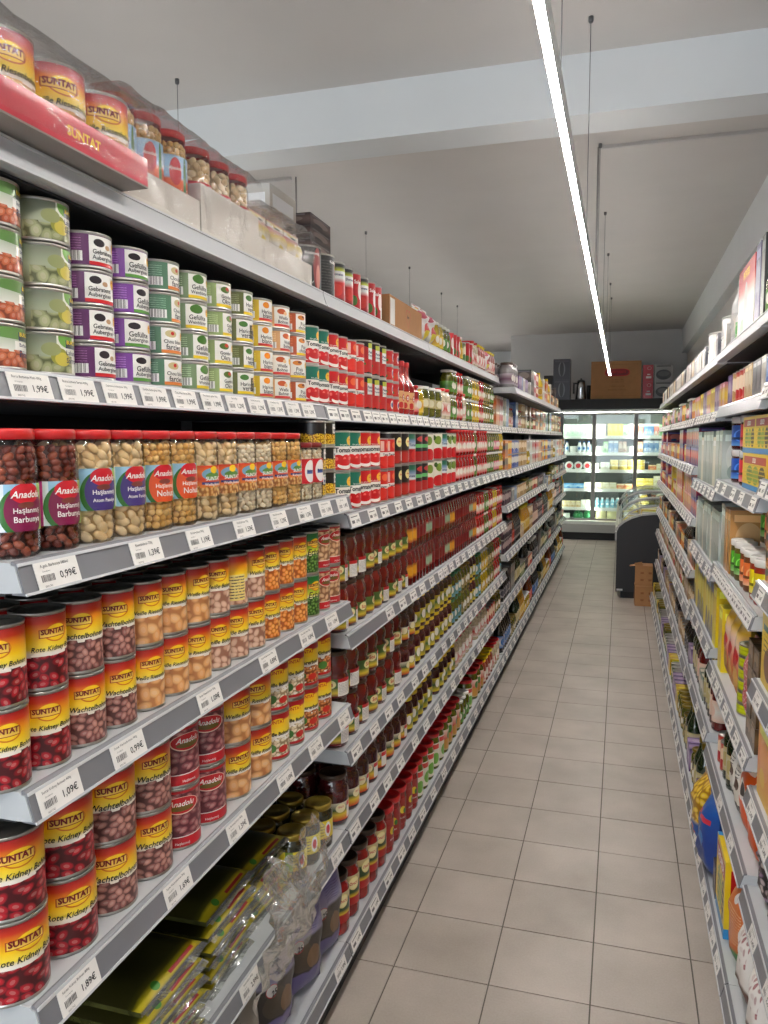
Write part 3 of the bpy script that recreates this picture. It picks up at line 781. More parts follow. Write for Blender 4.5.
# ------------------------------------------------------------------ labels of the bean tins
SUNS = [(0.0, (236, 226, 214)), (0.48, (244, 236, 222)), (0.54, (250, 222, 70)), (0.66, (250, 202, 20)), (0.80, (236, 140, 20)), (0.90, (200, 50, 22)), (1.0, (158, 14, 24))]
GRNS = [(0.0, (236, 226, 214)), (0.46, (240, 238, 200)), (0.54, (230, 226, 60)), (0.70, (120, 176, 40)), (0.85, (30, 120, 50)), (1.0, (16, 96, 46))]
def sun_label(name, ca, cb, dark, su, sv, stops=SUNS, v1=.44, gap=.52, ax=(.66, .43)):
    L = Lab(name, stops)
    L.beans(0.0, 1.0, -.2, v1, ca, cb, dark, su, sv, gap, .03, ax)
    L.rect(-.1, .10, .08, .62, (236, 214, 130)); L.lines(.0, .095, .1, .6, 16)
    L.rect(.90, 1.1, .08, .62, (236, 214, 130)); L.lines(.905, 1.0, .1, .6, 16)
    L.ell(.51, .745, .078, .125, (214, 120, 20)); L.ell(.51, .752, .07, .112, (252, 206, 32))
    L.rect(.402, .578, .688, .807, (170, 60, 24)); L.rect(.408, .572, .70, .796, (246, 206, 90))
    return L.done()
def sun_texts(title, r):
    k = r / .0375
    return [('SUNTAT', .037 * k, .748, -.06, MR_, dict(bold=.045, maxh=.0105 * k)), (title, (.046 + .0018 * len(title)) * k, .525, .14, K_, dict(shear=.25, bold=.014, maxh=.0165 * k))]
BEANS = {
    'kidney': ((186, 22, 40), (128, 8, 24), (72, 6, 14), 17, 7.6, 'Rote Kidney Bohnen', 'red kidney bean tin'),
    'wachtel': ((196, 138, 124), (140, 84, 80), (92, 50, 46), 21, 9, 'Wachtelbohnen', 'brown speckled borlotti bean tin'),
    'riesen': ((240, 196, 138), (226, 160, 96), (186, 120, 70), 10.5, 4.7, 'Weiße Riesenbohnen', 'butter bean tin'),
    'weisse': ((232, 196, 170), (208, 158, 130), (160, 108, 86), 15, 6.6, 'Weiße Bohnen', 'pinkish white bean tin'),
    'kicher': ((250, 176, 84), (232, 132, 44), (176, 86, 28), 21, 9.4, 'Kichererbsen', 'orange chickpea tin'),
    'erbsen': ((96, 150, 50), (50, 104, 26), (24, 58, 16), 26, 11.5, 'Erbsen', 'green pea tin'),
}
D = {}
for k, (ca, cb, dk, su, sv, title, dsc) in BEANS.items():
    lab = sun_label('label_' + k, ca, cb, dk, su, sv, GRNS if k == 'erbsen' else SUNS, ax=(.52, .5) if k in ('kicher', 'erbsen') else (.66, .43))
    col_ = 'green and yellow' if k == 'erbsen' else 'red-yellow'
    D[k] = can('bean_tin', col_ + ' ' + dsc, dsc + 's', lab, .0385, .1115, sun_texts(title, .0385))
    if k in ('kidney', 'wachtel', 'riesen'):
        D[k + '_big'] = can('bean_tin', 'large ' + col_ + ' ' + dsc, 'large ' + dsc + 's', lab, .0505, .119, sun_texts(title, .05))
def ana_label(name, ca, cb, dk, su, sv):
    L = Lab(name, (150, 90, 80))
    L.beans(0, 1, -.1, 1.1, ca, cb, dk, su, sv, .5, 0)
    L.rect(0, 1, 0, .17, (196, 24, 36)); L.rect(0, 1, .175, .19, (246, 236, 230)); L.rect(0, 1, .955, 1.0, (176, 24, 36))
    L.ell(.5, .74, .125, .155, (240, 210, 190)); L.ell(.5, .745, .118, .142, (196, 20, 34)); L.ell(.5, .69, .085, .05, (110, 90, 30))
    return L.done()
la1 = ana_label('label_barbunya_red', (178, 112, 112), (132, 66, 74), (96, 36, 46), 18, 7.6)
la2 = ana_label('label_chick_tan', (226, 190, 148), (196, 150, 106), (140, 94, 62), 15, 7)
at = lambda k: [('Anadolu', .043 * k, .755, 0, W_, dict(shear=.35, bold=.012)), ('Haşlanmış', .05 * k, .10, 0, W_, dict(maxh=.006))]
D['ana_barb'] = can('bean_tin', 'pink-brown speckled bean tin with red oval', 'speckled bean tins', la1, .047, .119, at(1.2))
D['ana_chick'] = can('bean_tin', 'tan chickpea tin with red oval', 'tan chickpea tins', la2, .0385, .1115, at(1))
def mezze(name, ca, cb, dk, su, sv):
    L = Lab(name, [(0, (244, 240, 232)), (.52, (244, 240, 232)), (.56, (250, 222, 60)), (.84, (248, 200, 30)), (.88, (176, 18, 24)), (1, (160, 14, 20))])
    L.beans(0, 1, .06, .42, ca, cb, dk, su, sv, .5); L.rect(0, 1, 0, .06, (190, 24, 30)); L.ell(.44, .24, .05, .1, (70, 130, 50)); L.ell(.56, .2, .05, .08, (206, 40, 30))
    L.ell(.51, .80, .07, .10, (252, 206, 32))
    return L.done()
lm1 = mezze('label_weisse_salad', (238, 226, 196), (214, 196, 156), (150, 130, 96), 24, 11)
lm2 = mezze('label_kicher_salad', (226, 150, 76), (196, 108, 44), (120, 60, 24), 26, 12)
mt = lambda t: [('SUNTAT', .045, .80, -.04, R_, dict(bold=.02)), (t, .075, .555, .05, K_, dict(bold=.03, maxh=.015))]
D['mez_w'] = can('bean_tin', 'yellow and white bean salad tin', 'bean salad tins', lm1, .047, .119, mt('Weiße Bohnen'))
D['mez_k'] = can('bean_tin', 'yellow and white chickpea salad tin', 'chickpea salad tins', lm2, .047, .119, mt('Kichererbsen'))

# ------------------------------------------------------------------ flat tins of ready dishes (second shelf)
def dish(key, dsc, base, strip, lines_, picks, pw=.2, u0=.44, strip_txt=None, r=.049, h=.0595, bean=None):
    L = Lab('label_' + key, base, .35, .35)
    L.lines(.16, .40, .2, .92, 12, tuple(min(255, c + 60) for c in base)); L.bars(.30, .405, .12, .44, 150)
    L.rect(u0, u0 + pw, .02, .98, (244, 242, 236)); L.rect(u0, u0 + pw, .02, .14, strip)
    if bean: L.beans(u0 + pw * .62, u0 + pw + .03, .14, .8, bean[0], bean[1], bean[2], 40, 8, .5)
    for (uc, vc, ru, rv, c) in picks: L.ell(uc, vc, ru, rv, c)
    L.ell(u0 + pw - .012, .72, .022, .16, (250, 196, 40))
    mat = L.done()
    th = (u0 + pw * .45 - .5) * 2 * PI
    tx = [(s, min(.046, .0066 * len(s) ** .75 + .010), .47 - .17 * i, th, K_, dict(bold=.012, maxh=.0105)) for i, s in enumerate(lines_)]
    tx.append(('SUNTAT', .014, .72, (u0 + pw - .012 - .5) * 2 * PI, R_, dict(bold=.02)))
    return can('dish_tin', dsc, dsc + 's', mat, r, h, tx)
def burcu(key, dsc, stops, lines_, draw):
    L = Lab('label_' + key, stops, .3, .4)
    draw(L)
    L.rect(.555, .645, .68, .90, (30, 42, 92)); L.rect(.562, .638, .70, .88, (58, 66, 60))
    m = L.done()
    tx = [('BURCU', .026, .79, (.6 - .5) * 2 * PI, YE_, dict(bold=.025))] + [(s, .028, .55 - .18 * i, (.6 - .5) * 2 * PI, BL_, dict(bold=.008, maxh=.011)) for i, s in enumerate(lines_)]
    return can('dish_tin', dsc, dsc + 's', m, .0495, .0655, tx)
def dr1(L):
    L.ell(.55, .86, .16, .16, (96, 136, 70)); L.rect(.53, .70, .3, .66, (240, 238, 232)); L.beans(.3, .75, -.1, .40, (206, 116, 76), (178, 84, 52), (120, 54, 34), 22, 5, .6)
def dr2(L):
    L.rect(.50, .72, .0, 1, (226, 228, 214)); L.ell(.56, .95, .05, .26, (112, 166, 70)); L.beans(.34, .60, -.1, .42, (150, 156, 110), (180, 184, 140), (90, 96, 60), 14, 3, .55)
    L.ell(.52, .42, .05, .24, (150, 150, 60)); L.ell(.535, .36, .045, .19, (206, 190, 80)); L.ell(.475, .62, .05, .18, (150, 156, 104))
D['pilaki'] = burcu('pilaki', 'orange bean stew tin with green top', [(0, (196, 120, 70)), (.4, (226, 226, 216)), (1, (120, 150, 110))], ['Barbunya', 'Pilaki'], dr1)
D['sarma'] = burcu('sarma', 'pale green stuffed cabbage tin with lemon', [(0, (120, 126, 92)), (.5, (170, 178, 150)), (1, (120, 128, 110))], ['Lahana', 'Sarma'], dr2)
EG = (34, 22, 30)
D['aub1'] = dish('aub1', 'dark purple fried aubergine tin', (92, 34, 92), (200, 30, 34), ['Gebratene', 'Auberginen'], [(.50, .76, .035, .13, EG), (.56, .66, .02, .08, (190, 150, 110))])
D['aub2'] = dish('aub2', 'violet stuffed aubergine tin', (130, 70, 160), (90, 150, 60), ['Gefüllte', 'Auberginen'], [(.50, .76, .04, .12, EG)])
D['chou'] = dish('chou', 'green stuffed cabbage roll tin', (86, 128, 100), (226, 130, 60), ['Chou blanc', 'farcies'], [(.51, .76, .045, .14, (206, 190, 140)), (.52, .78, .014, .07, (196, 40, 30))])
D['vigne'] = dish('vigne', 'grey-green stuffed vine leaf tin', (122, 146, 108), (240, 206, 40), ['Gefüllte', 'Weinblätter'], [(.52, .80, .05, .18, (70, 120, 40))])
D['okra'] = dish('okra', 'white okra tin with green side', (150, 170, 110), (240, 206, 40), ['Gombo', 'Okra'], [(.52, .76, .045, .14, (80, 110, 40)), (.54, .80, .02, .08, (196, 60, 30))])
D['haricot'] = dish('haricot', 'white green-bean tin', (104, 110, 62), (240, 206, 40), ['Haricots', 'verts'], [(.50, .78, .04, .13, (70, 120, 50))], bean=((96, 92, 40), (130, 110, 60), (40, 40, 20)))
D['blanc_y'] = dish('blanc_y', 'yellow white-bean dish tin', (224, 188, 40), (214, 60, 60), ['Haricots', 'blancs'], [(.51, .78, .035, .15, (236, 140, 30))])
D['blanc_o'] = dish('blanc_o', 'white bean dish tin with orange picture', (220, 170, 120), (214, 60, 60), ['Weiße', 'Bohnen'], [(.51, .78, .045, .14, (200, 90, 40)), (.55, .7, .02, .1, (240, 200, 150))])
D['pois'] = dish('pois', 'orange chickpea dish tin', (190, 90, 50), (240, 206, 40), ['Pois', 'chiches'], [(.51, .80, .05, .13, (214, 130, 50)), (.53, .84, .02, .06, (120, 60, 30))])

# ------------------------------------------------------------------ tomato tins
def tomlab(key, top, title):
    L = Lab('label_' + key, [(0, (196, 26, 30)), (.06, (196, 26, 30)), (.07, (246, 243, 236)), (.62, (246, 243, 236)), (.63, top), (1, top)], .3, .4, True)
    for uc in (.44, .53, .61): L.ell(uc, .24, .07, .17, (214, 30, 34))
    for uc in (.42, .51, .59): L.ell(uc, .30, .018, .05, (240, 120, 110))
    L.ell(.53, .12, .10, .10, (246, 243, 236)); L.ell(.52, .2, .09, .09, (206, 24, 30))
    L.ell(.60, .78, .06, .13, (250, 196, 40))
    L.rect(.1, .36, .1, .92, top); L.lines(.13, .34, .2, .9, 18, (235, 235, 230))
    return L.done()
def tomtx(r): return [('Tomaten', .055 * r / .038, .53, .12, K_, dict(bold=.03)), ('SUNTAT', .018, .78, .63, R_, dict(bold=.02)), ('fein gehackt', .032, .655, .05, W_, dict())]
lg, lr = tomlab('tom_green', (14, 112, 92), ''), tomlab('tom_red', (204, 24, 30), '')
D['tg'] = can('tomato_tin', 'green-topped tomato tin', 'tomato tins', lg, .0395, .1075, tomtx(.0395))
D['tr'] = can('tomato_tin', 'red-topped tomato tin', 'tomato tins', lr, .0395, .1075, tomtx(.0395))
D['tgb'] = can('tomato_tin', 'large green-topped tomato tin', 'large tomato tins', lg, .049, .118, tomtx(.049))
D['trb'] = can('tomato_tin', 'large red-topped tomato tin', 'large tomato tins', lr, .049, .118, tomtx(.049))
def simplab(key, stops, layers, const=False):
    L = Lab('label_' + key, stops, .35, .3, const)
    for a in layers:
        if a[0] == 'e': L.ell(*a[1:])
        elif a[0] == 'r': L.rect(*a[1:])
        elif a[0] == 'b': L.beans(*a[1:])
        elif a[0] == 'l': L.lines(*a[1:])
    return L.done()
l_rw = simplab('rw', [(0, (206, 30, 30)), (.4, (206, 30, 30)), (.41, (244, 240, 234)), (.55, (244, 240, 234)), (.56, (214, 40, 34)), (1, (200, 24, 28))], [('e', .5, .25, .1, .2, (226, 50, 40)), ('e', .56, .8, .06, .12, (240, 110, 60)), ('r', .4, .46, .6, .95, (240, 200, 190))], True)
D['trw'] = can('tomato_tin', 'red and white tomato tin', 'tomato tins', l_rw, .0395, .1075, [('Tomaten', .04, .48, .1, K_, dict(bold=.02))])
l_pel = simplab('pelati', (22, 20, 20), [('e', .44, .62, .11, .22, (176, 30, 34)), ('e', .44, .25, .12, .22, (196, 36, 36)), ('e', .56, .25, .09, .22, (186, 28, 30)), ('r', .50, .64, .45, .95, (236, 238, 234)), ('r', .5, .64, .80, .95, (190, 200, 60)), ('e', .44, .3, .02, .04, (70, 110, 40))])
D['pel'] = can('tomato_tin', 'black peeled tomato tin', 'peeled tomato tins', l_pel, .0425, .118, [('Peeled', .034, .66, .42, BL_, dict(bold=.02)), ('Tomatoes', .038, .56, .42, BL_, dict(bold=.02))])
l_sred = simplab('smallred', (196, 20, 30), [('e', .44, .35, .08, .3, (206, 60, 40)), ('e', .42, .3, .02, .1, (70, 120, 40)), ('e', .58, .5, .045, .34, (244, 238, 232)), ('e', .58, .5, .03, .2, (60, 80, 150))])
D['sred'] = can('tomato_tin', 'small red tomato paste tin', 'small paste tins', l_sred, .0385, .0575, [])
l_corn = simplab('corn', (20, 18, 20), [('b', .2, .8, -.1, .46, (250, 214, 40), (236, 180, 20), (150, 100, 10), 40, 9, .5), ('r', .56, .64, .5, .95, (226, 228, 220)), ('e', .6, .72, .02, .15, (40, 60, 130))])
D['corn'] = can('corn_tin', 'black sweetcorn tin with yellow kernels', 'sweetcorn tins', l_corn, .037, .0685, [('Mais', .02, .74, .6, W_, dict(bold=.03))])
l_blk = simplab('blackred', (24, 22, 22), [('e', .60, .5, .05, .5, (150, 60, 58)), ('e', .61, .3, .03, .3, (206, 130, 120)), ('l', .36, .50, .1, .9, 14, (70, 68, 66))])
D['blk'] = can('pepper_tin', 'large black roasted pepper tin', 'black tins', l_blk, .0525, .125, [('Közlenmiş', .05, .82, .3, W_, dict(bold=.01))])
l_tall = simplab('tallred', [(0, (30, 26, 24)), (.12, (176, 30, 34)), (.5, (196, 36, 38)), (.62, (236, 236, 230)), (.8, (236, 236, 230)), (.82, (190, 200, 60)), (.93, (24, 22, 22)), (1, (24, 22, 22))], [('e', .5, .3, .09, .16, (206, 50, 40))])
D['tall'] = can('tomato_tin', 'tall red and white tomato tin', 'tall tins', l_tall, .0375, .122, [('Domates', .04, .70, .1, BL_, dict(bold=.02))])
l_tred = simplab('tallred2', (186, 18, 26), [('e', .55, .55, .05, .25, (236, 226, 220)), ('e', .42, .25, .07, .15, (70, 110, 40)), ('r', .56, .66, .05, .4, (236, 234, 230))])
D['tred'] = can('pepper_tin', 'plain red pepper paste tin', 'red tins', l_tred, .0375, .122, [('Salça', .032, .75, 0, W_, dict(bold=.02))])
l_dkr = simplab('darkyellow', [(0, (120, 40, 26)), (.4, (160, 36, 30)), (.45, (30, 24, 20)), (1, (26, 22, 20))], [('e', .55, .72, .06, .16, (246, 236, 160)), ('e', .47, .2, .12, .18, (190, 40, 34)), ('r', .58, .64, .1, .4, (232, 230, 224))])
D['dkr'] = can('tomato_tin', 'black and red tomato tin with cream emblem', 'dark tomato tins', l_dkr, .049, .118, [('ÖNCÜ', .024, .72, .31, R_, dict(bold=.02))])
l_rbl = simplab('redblue', [(0, (196, 30, 34)), (.45, (186, 24, 30)), (.5, (226, 232, 238)), (.75, (120, 150, 190)), (.85, (40, 120, 90)), (1, (30, 100, 80))], [('e', .55, .25, .1, .2, (214, 40, 40))])
D['rbl'] = can('tomato_tin', 'red tomato tin with pale blue panel', 'large tomato tins', l_rbl, .049, .118, [('Tomates', .05, .6, 0, BL_, dict(bold=.02))])
l_bgr = simplab('blackgreen', [(0, (176, 30, 34)), (.35, (176, 30, 34)), (.36, (24, 24, 24)), (.5, (100, 190, 110)), (.62, (80, 170, 90)), (.63, (30, 26, 26)), (1, (120, 20, 26))], [('e', .55, .82, .1, .1, (200, 60, 60))], True)
D['bgr'] = can('tomato_tin', 'black tomato tin with green band', 'large tomato tins', l_bgr, .049, .118, [])
l_tgr = simplab('tomgreen', (232, 228, 214), [('e', .5, .2, .12, .24, (206, 26, 34)), ('e', .5, .75, .07, .17, (120, 150, 50)), ('e', .43, .85, .03, .1, (60, 90, 30))])
D['tgr'] = can('tomato_tin', 'cream tin with red tomato and green herb', 'large tomato tins', l_tgr, .049, .118, [])
# ketchup-like bottles
l_ket = simplab('ketchup', (226, 176, 120), [('e', .55, .62, .05, .2, (206, 40, 40)), ('e', .55, .62, .03, .12, (240, 230, 220)), ('e', .48, .2, .06, .18, (196, 40, 34))])
D['ket'] = bottle('sauce_bottle', 'red sauce bottle with tan label', 'sauce bottles', .0375, .215, plain('ketchup_red', (166, 30, 26), .15, coat=.8), M_RED, l_ket, (.1, .42), [('Acı Sos', .03, .3, .0, MR_, dict(bold=.01))], 18, .36, .5)
# ------------------------------------------------------------------ bean jars (third shelf)
mk = lambda n, cs: [plain(n, c, .32, coat=.5) for c in cs]
m_barb = mk('borlotti_bean', [(132, 54, 34), (106, 38, 26), (156, 74, 46)])
m_atom = mk('white_bean', [(244, 216, 168), (236, 202, 148), (248, 224, 182)])
m_noh = mk('chickpea', [(240, 194, 118), (230, 178, 98), (246, 206, 134)])
m_pale = mk('pale_bean', [(244, 230, 202), (236, 218, 188), (248, 236, 212)])
c_d = plain('brine_dark', (70, 26, 18), .4); c_l = plain('brine_pale', (206, 172, 122), .4); c_n = plain('brine_yellow', (196, 146, 80), .4)
def ana_jar_label(key, c, sidec):
    L = Lab('label_' + key, (150, 196, 224), .3, .4)
    L.rect(0, .40, 0, 1, sidec); L.rect(.30, .40, 0, 1, (238, 236, 232)) if key != 'jl_barb' else L.rect(.40, .43, 0, 1, (226, 232, 238))
    L.rect(.62, 1, 0, 1, (150, 190, 80))
    L.ell(.53, .40, .13, .56, (46, 110, 40)); L.ell(.545, .44, .118, .54, c); L.ell(.545, .80, .085, .22, (206, 26, 44)); L.ell(.545, .55, .05, .07, (120, 60, 50))
    L.lines(.05, .28, .1, .9, 14, (240, 240, 240))
    return L.done()
def ana_tx(t2, o=0): return [('Anadolu', .046, .575 + o, .30, W_, dict(shear=.3, bold=.015)), ('Haşlanmış', .042, .445 + o, .32, W_, dict(bold=.01)), (t2, .042, .375 + o, .32, W_, dict(bold=.01, maxh=.0105))]
jargs = dict(r=.0412, h=.172)
D['j_barb'] = bean_jar('bean_jar', 'jar of dark red borlotti beans with magenta label', 'borlotti jars', beans=(.0055, .0085, .0055), mats=m_barb, core=c_d, lidm=M_RED, lab=ana_jar_label('jl_barb', (126, 20, 70), (206, 40, 140)), lz=(.21, .575), texts=ana_tx('Barbunya', -.08), seed=1, **jargs)
D['j_atom'] = bean_jar('bean_jar', 'jar of white beans with violet label', 'white bean jars', beans=(.0065, .0125, .0075), mats=m_atom, core=c_l, lidm=M_RED, lab=ana_jar_label('jl_atom', (66, 50, 120), (120, 130, 190)), lz=(.29, .66), texts=ana_tx('Atom Fasulye'), seed=2, **jargs)
D['j_nohut'] = bean_jar('bean_jar', 'jar of chickpeas with orange label', 'chickpea jars', beans=(.0058, .0072, .0064), mats=m_noh, core=c_n, lidm=M_RED, lab=ana_jar_label('jl_noh', (226, 84, 36), (236, 150, 90)), lz=(.29, .66), texts=ana_tx('Nohut'), seed=3, **jargs)
def sjl(key):
    return simplab(key, [(0, (214, 160, 90)), (.2, (226, 150, 60)), (.55, (220, 60, 40)), (.8, (236, 120, 40)), (1, (214, 60, 36))], [('e', .53, .72, .09, .2, (120, 170, 200)), ('e', .54, .66, .07, .12, (90, 140, 60)), ('e', .545, .86, .035, .12, (250, 206, 40)), ('b', .40, .70, -.1, .3, (230, 190, 120), (206, 150, 80), (150, 90, 40), 30, 6, .5), ('r', .44, .66, .38, .46, (40, 50, 120))])
lsj = sjl('jl_sun')
stx = lambda t: [('SUNTAT', .040, .475, .28, W_, dict(bold=.02, shear=.1)), (t, .044, .41, .28, W_, dict(bold=.01, maxh=.008))]
D['j_sw'] = bean_jar('bean_jar', 'jar of large white beans with sunrise label', 'sunrise label bean jars', beans=(.0065, .0125, .0075), mats=m_atom, core=c_l, lidm=M_RED, lab=lsj, lz=(.28, .62), texts=stx('Weiße Bohnen'), seed=4, **jargs)
D['j_sp'] = bean_jar('bean_jar', 'jar of pale haricot beans with sunrise label', 'sunrise label bean jars', beans=(.0055, .009, .0058), mats=m_pale, core=c_l, lidm=M_RED, lab=lsj, lz=(.28, .62), texts=stx('Weiße Bohnen'), seed=5, **jargs)
D['j_sk'] = bean_jar('bean_jar', 'jar of chickpeas with sunrise label', 'sunrise label bean jars', beans=(.0058, .0072, .0064), mats=m_noh, core=c_n, lidm=M_RED, lab=lsj, lz=(.28, .62), texts=stx('Kichererbsen'), seed=6, **jargs)
l_sm = simplab('jl_small', (206, 30, 44), [('e', .56, .5, .09, .46, (240, 236, 234)), ('r', .5, .62, .4, .55, (60, 90, 160))])
D['j_small'] = bean_jar('bean_jar', 'narrow jar of pink-beige beans with red label', 'narrow bean jars', r=.034, h=.148, beans=(.005, .008, .0055), mats=m_pale, core=c_l, lidm=M_DRED, lab=l_sm, lz=(.30, .72), texts=[('Bohnen', .025, .52, .37, BL_, dict(bold=.02))], seed=7)
l_orj = simplab('jl_orange', [(0, (226, 90, 36)), (.55, (230, 96, 40)), (.6, (150, 190, 226)), (1, (150, 190, 226))], [('e', .46, .7, .05, .26, (206, 26, 44)), ('e', .55, .4, .02, .6, (46, 110, 40))])
D['j_org'] = bean_jar('bean_jar', 'jar of chickpeas with orange-blue label', 'boxed chickpea jars', r=.0405, h=.172, beans=(.0058, .0072, .0064), mats=m_noh, core=c_n, lidm=M_RED, lab=l_orj, lz=(.14, .72), texts=[('Anadolu', .03, .58, -.25, W_, dict(shear=.3, bold=.015))], seed=8)
D['j_redw'] = bean_jar('bean_jar', 'jar of white beans with red label', 'boxed white bean jars', r=.0405, h=.172, beans=(.0065, .012, .0075), mats=m_atom, core=c_l, lidm=M_RED, lab=l_sm, lz=(.12, .6), texts=[('Bohnen', .03, .4, .3, W_, dict(bold=.02))], seed=9)
# ------------------------------------------------------------------ sauce and pickle jars
l_sc = simplab('sauce_cream', [(0, (120, 20, 20)), (.2, (226, 200, 60)), (.5, (60, 96, 40)), (1, (70, 100, 40))], [('e', .47, .70, .07, .26, (236, 226, 170)), ('r', .56, .72, .0, .8, (236, 232, 226)), ('r', .56, .72, .8, 1, (190, 24, 30)), ('l', .57, .71, .1, .75, 12, (140, 140, 140))])
D['sj'] = jar('sauce_jar', 'waisted dark red sauce jar with green-yellow label', 'waisted sauce jars', .040, .142, M_SAUCE, M_BROWNJ, l_sc, (.06, .40), [('Sos', .02, .29, -.19, R_, dict(bold=.02))], waist=True)
D['sjb'] = jar('sauce_jar', 'big red pepper sauce jar with red-white panel', 'big sauce jars', .047, .145, M_SAUCE, M_BROWNJ, l_sc, (.08, .44), [('Sos', .024, .34, -.19, R_, dict(bold=.02))], waist=True)
l_dk = simplab('dark_jar', [(0, (200, 36, 34)), (.35, (226, 196, 60)), (.6, (40, 76, 40)), (1, (220, 214, 190))], [('e', .5, .7, .06, .25, (240, 232, 190)), ('r', .58, .7, .05, .7, (232, 230, 224)), ('r', .58, .7, .7, .95, (206, 24, 34))])
D['dj'] = jar('pepper_jar', 'round jar of dark red peppers', 'dark pepper jars', .047, .152, M_SAUCED, M_BROWNJ, l_dk, (.1, .46), [('ÖNCÜ', .02, .38, 0, R_, dict(bold=.02))], sh=.66)
D['djs'] = jar('pepper_jar', 'small round jar of dark red peppers', 'dark pepper jars', .042, .135, M_SAUCED, M_BROWNJ, l_dk, (.1, .46), [], sh=.66)
l_oncu = simplab('oncu', [(0, (176, 24, 24)), (.25, (176, 24, 24)), (.3, (226, 190, 40)), (.42, (40, 70, 34)), (.75, (40, 70, 34)), (.8, (200, 180, 120)), (1, (206, 190, 140))], [('e', .5, .72, .075, .22, (236, 222, 150)), ('e', .5, .72, .066, .18, (246, 236, 180)), ('r', .62, .72, .1, .8, (236, 232, 226)), ('r', .62, .72, .6, .8, (200, 24, 34))])
D['on'] = jar('paste_jar', 'tall red pepper paste jar with cream oval emblem', 'tall paste jars', .047, .186, M_PASTE, M_BROWNJ, l_oncu, (.22, .74), [('ÖNCÜ', .036, .60, 0, R_, dict(bold=.02, shear=.1))], sh=.72)
D['rl'] = jar('paste_jar', 'ribbed plastic tub of red paste with red lid', 'red paste tubs', .042, .172, M_PASTE, M_RED, simplab('rl', (150, 22, 20), [('e', .5, .55, .05, .14, (236, 206, 50)), ('e', .54, .5, .03, .1, (46, 110, 40))]), (.15, .75), [('ACUKA', .03, .3, 0, W_, dict(bold=.01))], neck=.95, sh=.78, lidh=.13)
D['wg'] = jar('pickle_jar', 'cream and green labelled jar with red lid', 'cream label jars', .046, .165, M_PICKLE, M_RED, simplab('wg', (226, 220, 204), [('e', .52, .35, .08, .24, (110, 170, 60)), ('r', .4, .6, .75, .95, (206, 60, 50))]), (.1, .75), [], neck=.9)
D['rgj'] = jar('pickle_jar', 'jar of mixed pickles with red and green label', 'mixed pickle jars', .046, .165, M_PICKLE, M_RED, simplab('rgj', [(0, (190, 170, 120)), (.5, (206, 60, 46)), (1, (226, 206, 190))], [('e', .5, .3, .1, .25, (196, 140, 60)), ('e', .56, .7, .06, .2, (70, 130, 50))]), (.1, .7), [])
D['gold'] = jar('vine_leaf_jar', 'vine leaf jar with gold lid and yellow label', 'gold-lidded jars', .0405, .128, M_DPICKLE, M_GOLD, simplab('gold', [(0, (226, 200, 40)), (1, (236, 216, 60))], [('r', .36, .44, .0, 1, (110, 140, 40)), ('e', .54, .5, .04, .42, (240, 240, 236)), ('e', .54, .5, .026, .26, (206, 40, 60)), ('l', .40, .49, .15, .85, 6, (90, 100, 30))]), (.26, .66), [], neck=.86, sh=.74, lidh=.13)
D['olive'] = jar('olive_jar', 'wide jar of green olives with white lid', 'olive jars', .058, .135, M_PICKLE, M_LWHITE, simplab('olive', (190, 176, 120), [('e', .5, .5, .06, .4, (226, 220, 190))]), (.3, .6), [], neck=.9, sh=.76)
D['olived'] = jar('olive_jar', 'dark tall jar of olives', 'olive jars', .05, .19, M_DPICKLE, M_BLACK, None, neck=.9)
def gpick(key, dsc, fill, lid, c1, c2, r=.037, h=.127, **k):
    D[key] = jar('pickle_jar', dsc, dsc + 's', r, h, fill, lid, simplab('gp_' + key, [(0, c1), (.5, c2), (1, c1)], [('e', .5, .6, .05, .3, (240, 236, 226))]), (.12, .55), [], **k)
gpick('pg', 'green pickle jar with green label', M_PICKLE, M_LWHITE, (96, 150, 50), (60, 110, 40))
gpick('py', 'yellow pepper jar with white lid', plain('yellow_peppers', (176, 150, 30), .15, coat=.9, var=.3, scale=50), M_LWHITE, (226, 196, 60), (206, 150, 40))
gpick('pr', 'red pepper jar with red label', M_PASTE, M_RED, (206, 30, 44), (236, 226, 210))
gpick('pp', 'pickle jar with pink label', M_PICKLE, M_LWHITE, (206, 70, 110), (236, 200, 210))
gpick('po', 'olive-green jar with tan label', M_PICKLE, M_GOLD, (176, 150, 90), (120, 110, 50))
gpick('pb', 'pickle jar with light blue label', M_PICKLE, M_GREEN, (110, 170, 196), (70, 120, 90))
gpick('pgy', 'dark jar with green and yellow label', M_SAUCED, M_YEL, (226, 200, 40), (24, 90, 50), .04, .14)
gpick('pwr', 'white and red labelled jar', M_WHITEBEAN, M_RED, (226, 216, 200), (206, 50, 50), .045, .15)
gpick('pyl', 'spread jar with yellow lid', plain('spread', (150, 60, 40), .3, coat=.5), M_YEL, (236, 226, 214), (206, 50, 60), .04, .15)
gpick('pgs', 'silver-grey jar with plum label', plain('grey_jar', (150, 146, 146), .25, .4, coat=.4, var=.2, scale=20), M_BROWNJ, (170, 160, 166), (96, 50, 76), .05, .17)
l_sl = lambda k, c: simplab('sl_' + k, [(0, (140, 20, 24)), (.3, c), (.7, c), (1, (120, 16, 20))], [('e', .5, .5, .1, .3, c)])
D['sl1'] = bottle('slim_bottle', 'slim red bottle with yellow mark', 'slim red bottles', .024, .138, M_SAUCE, M_DRED, l_sl('y', (226, 160, 40)), (.2, .6), [], 12, .6, .7)
D['sl2'] = bottle('slim_bottle', 'slim red bottle with pale green mark', 'slim red bottles', .024, .138, M_SAUCE, M_DRED, l_sl('g', (150, 180, 150)), (.25, .6), [], 12, .6, .7)
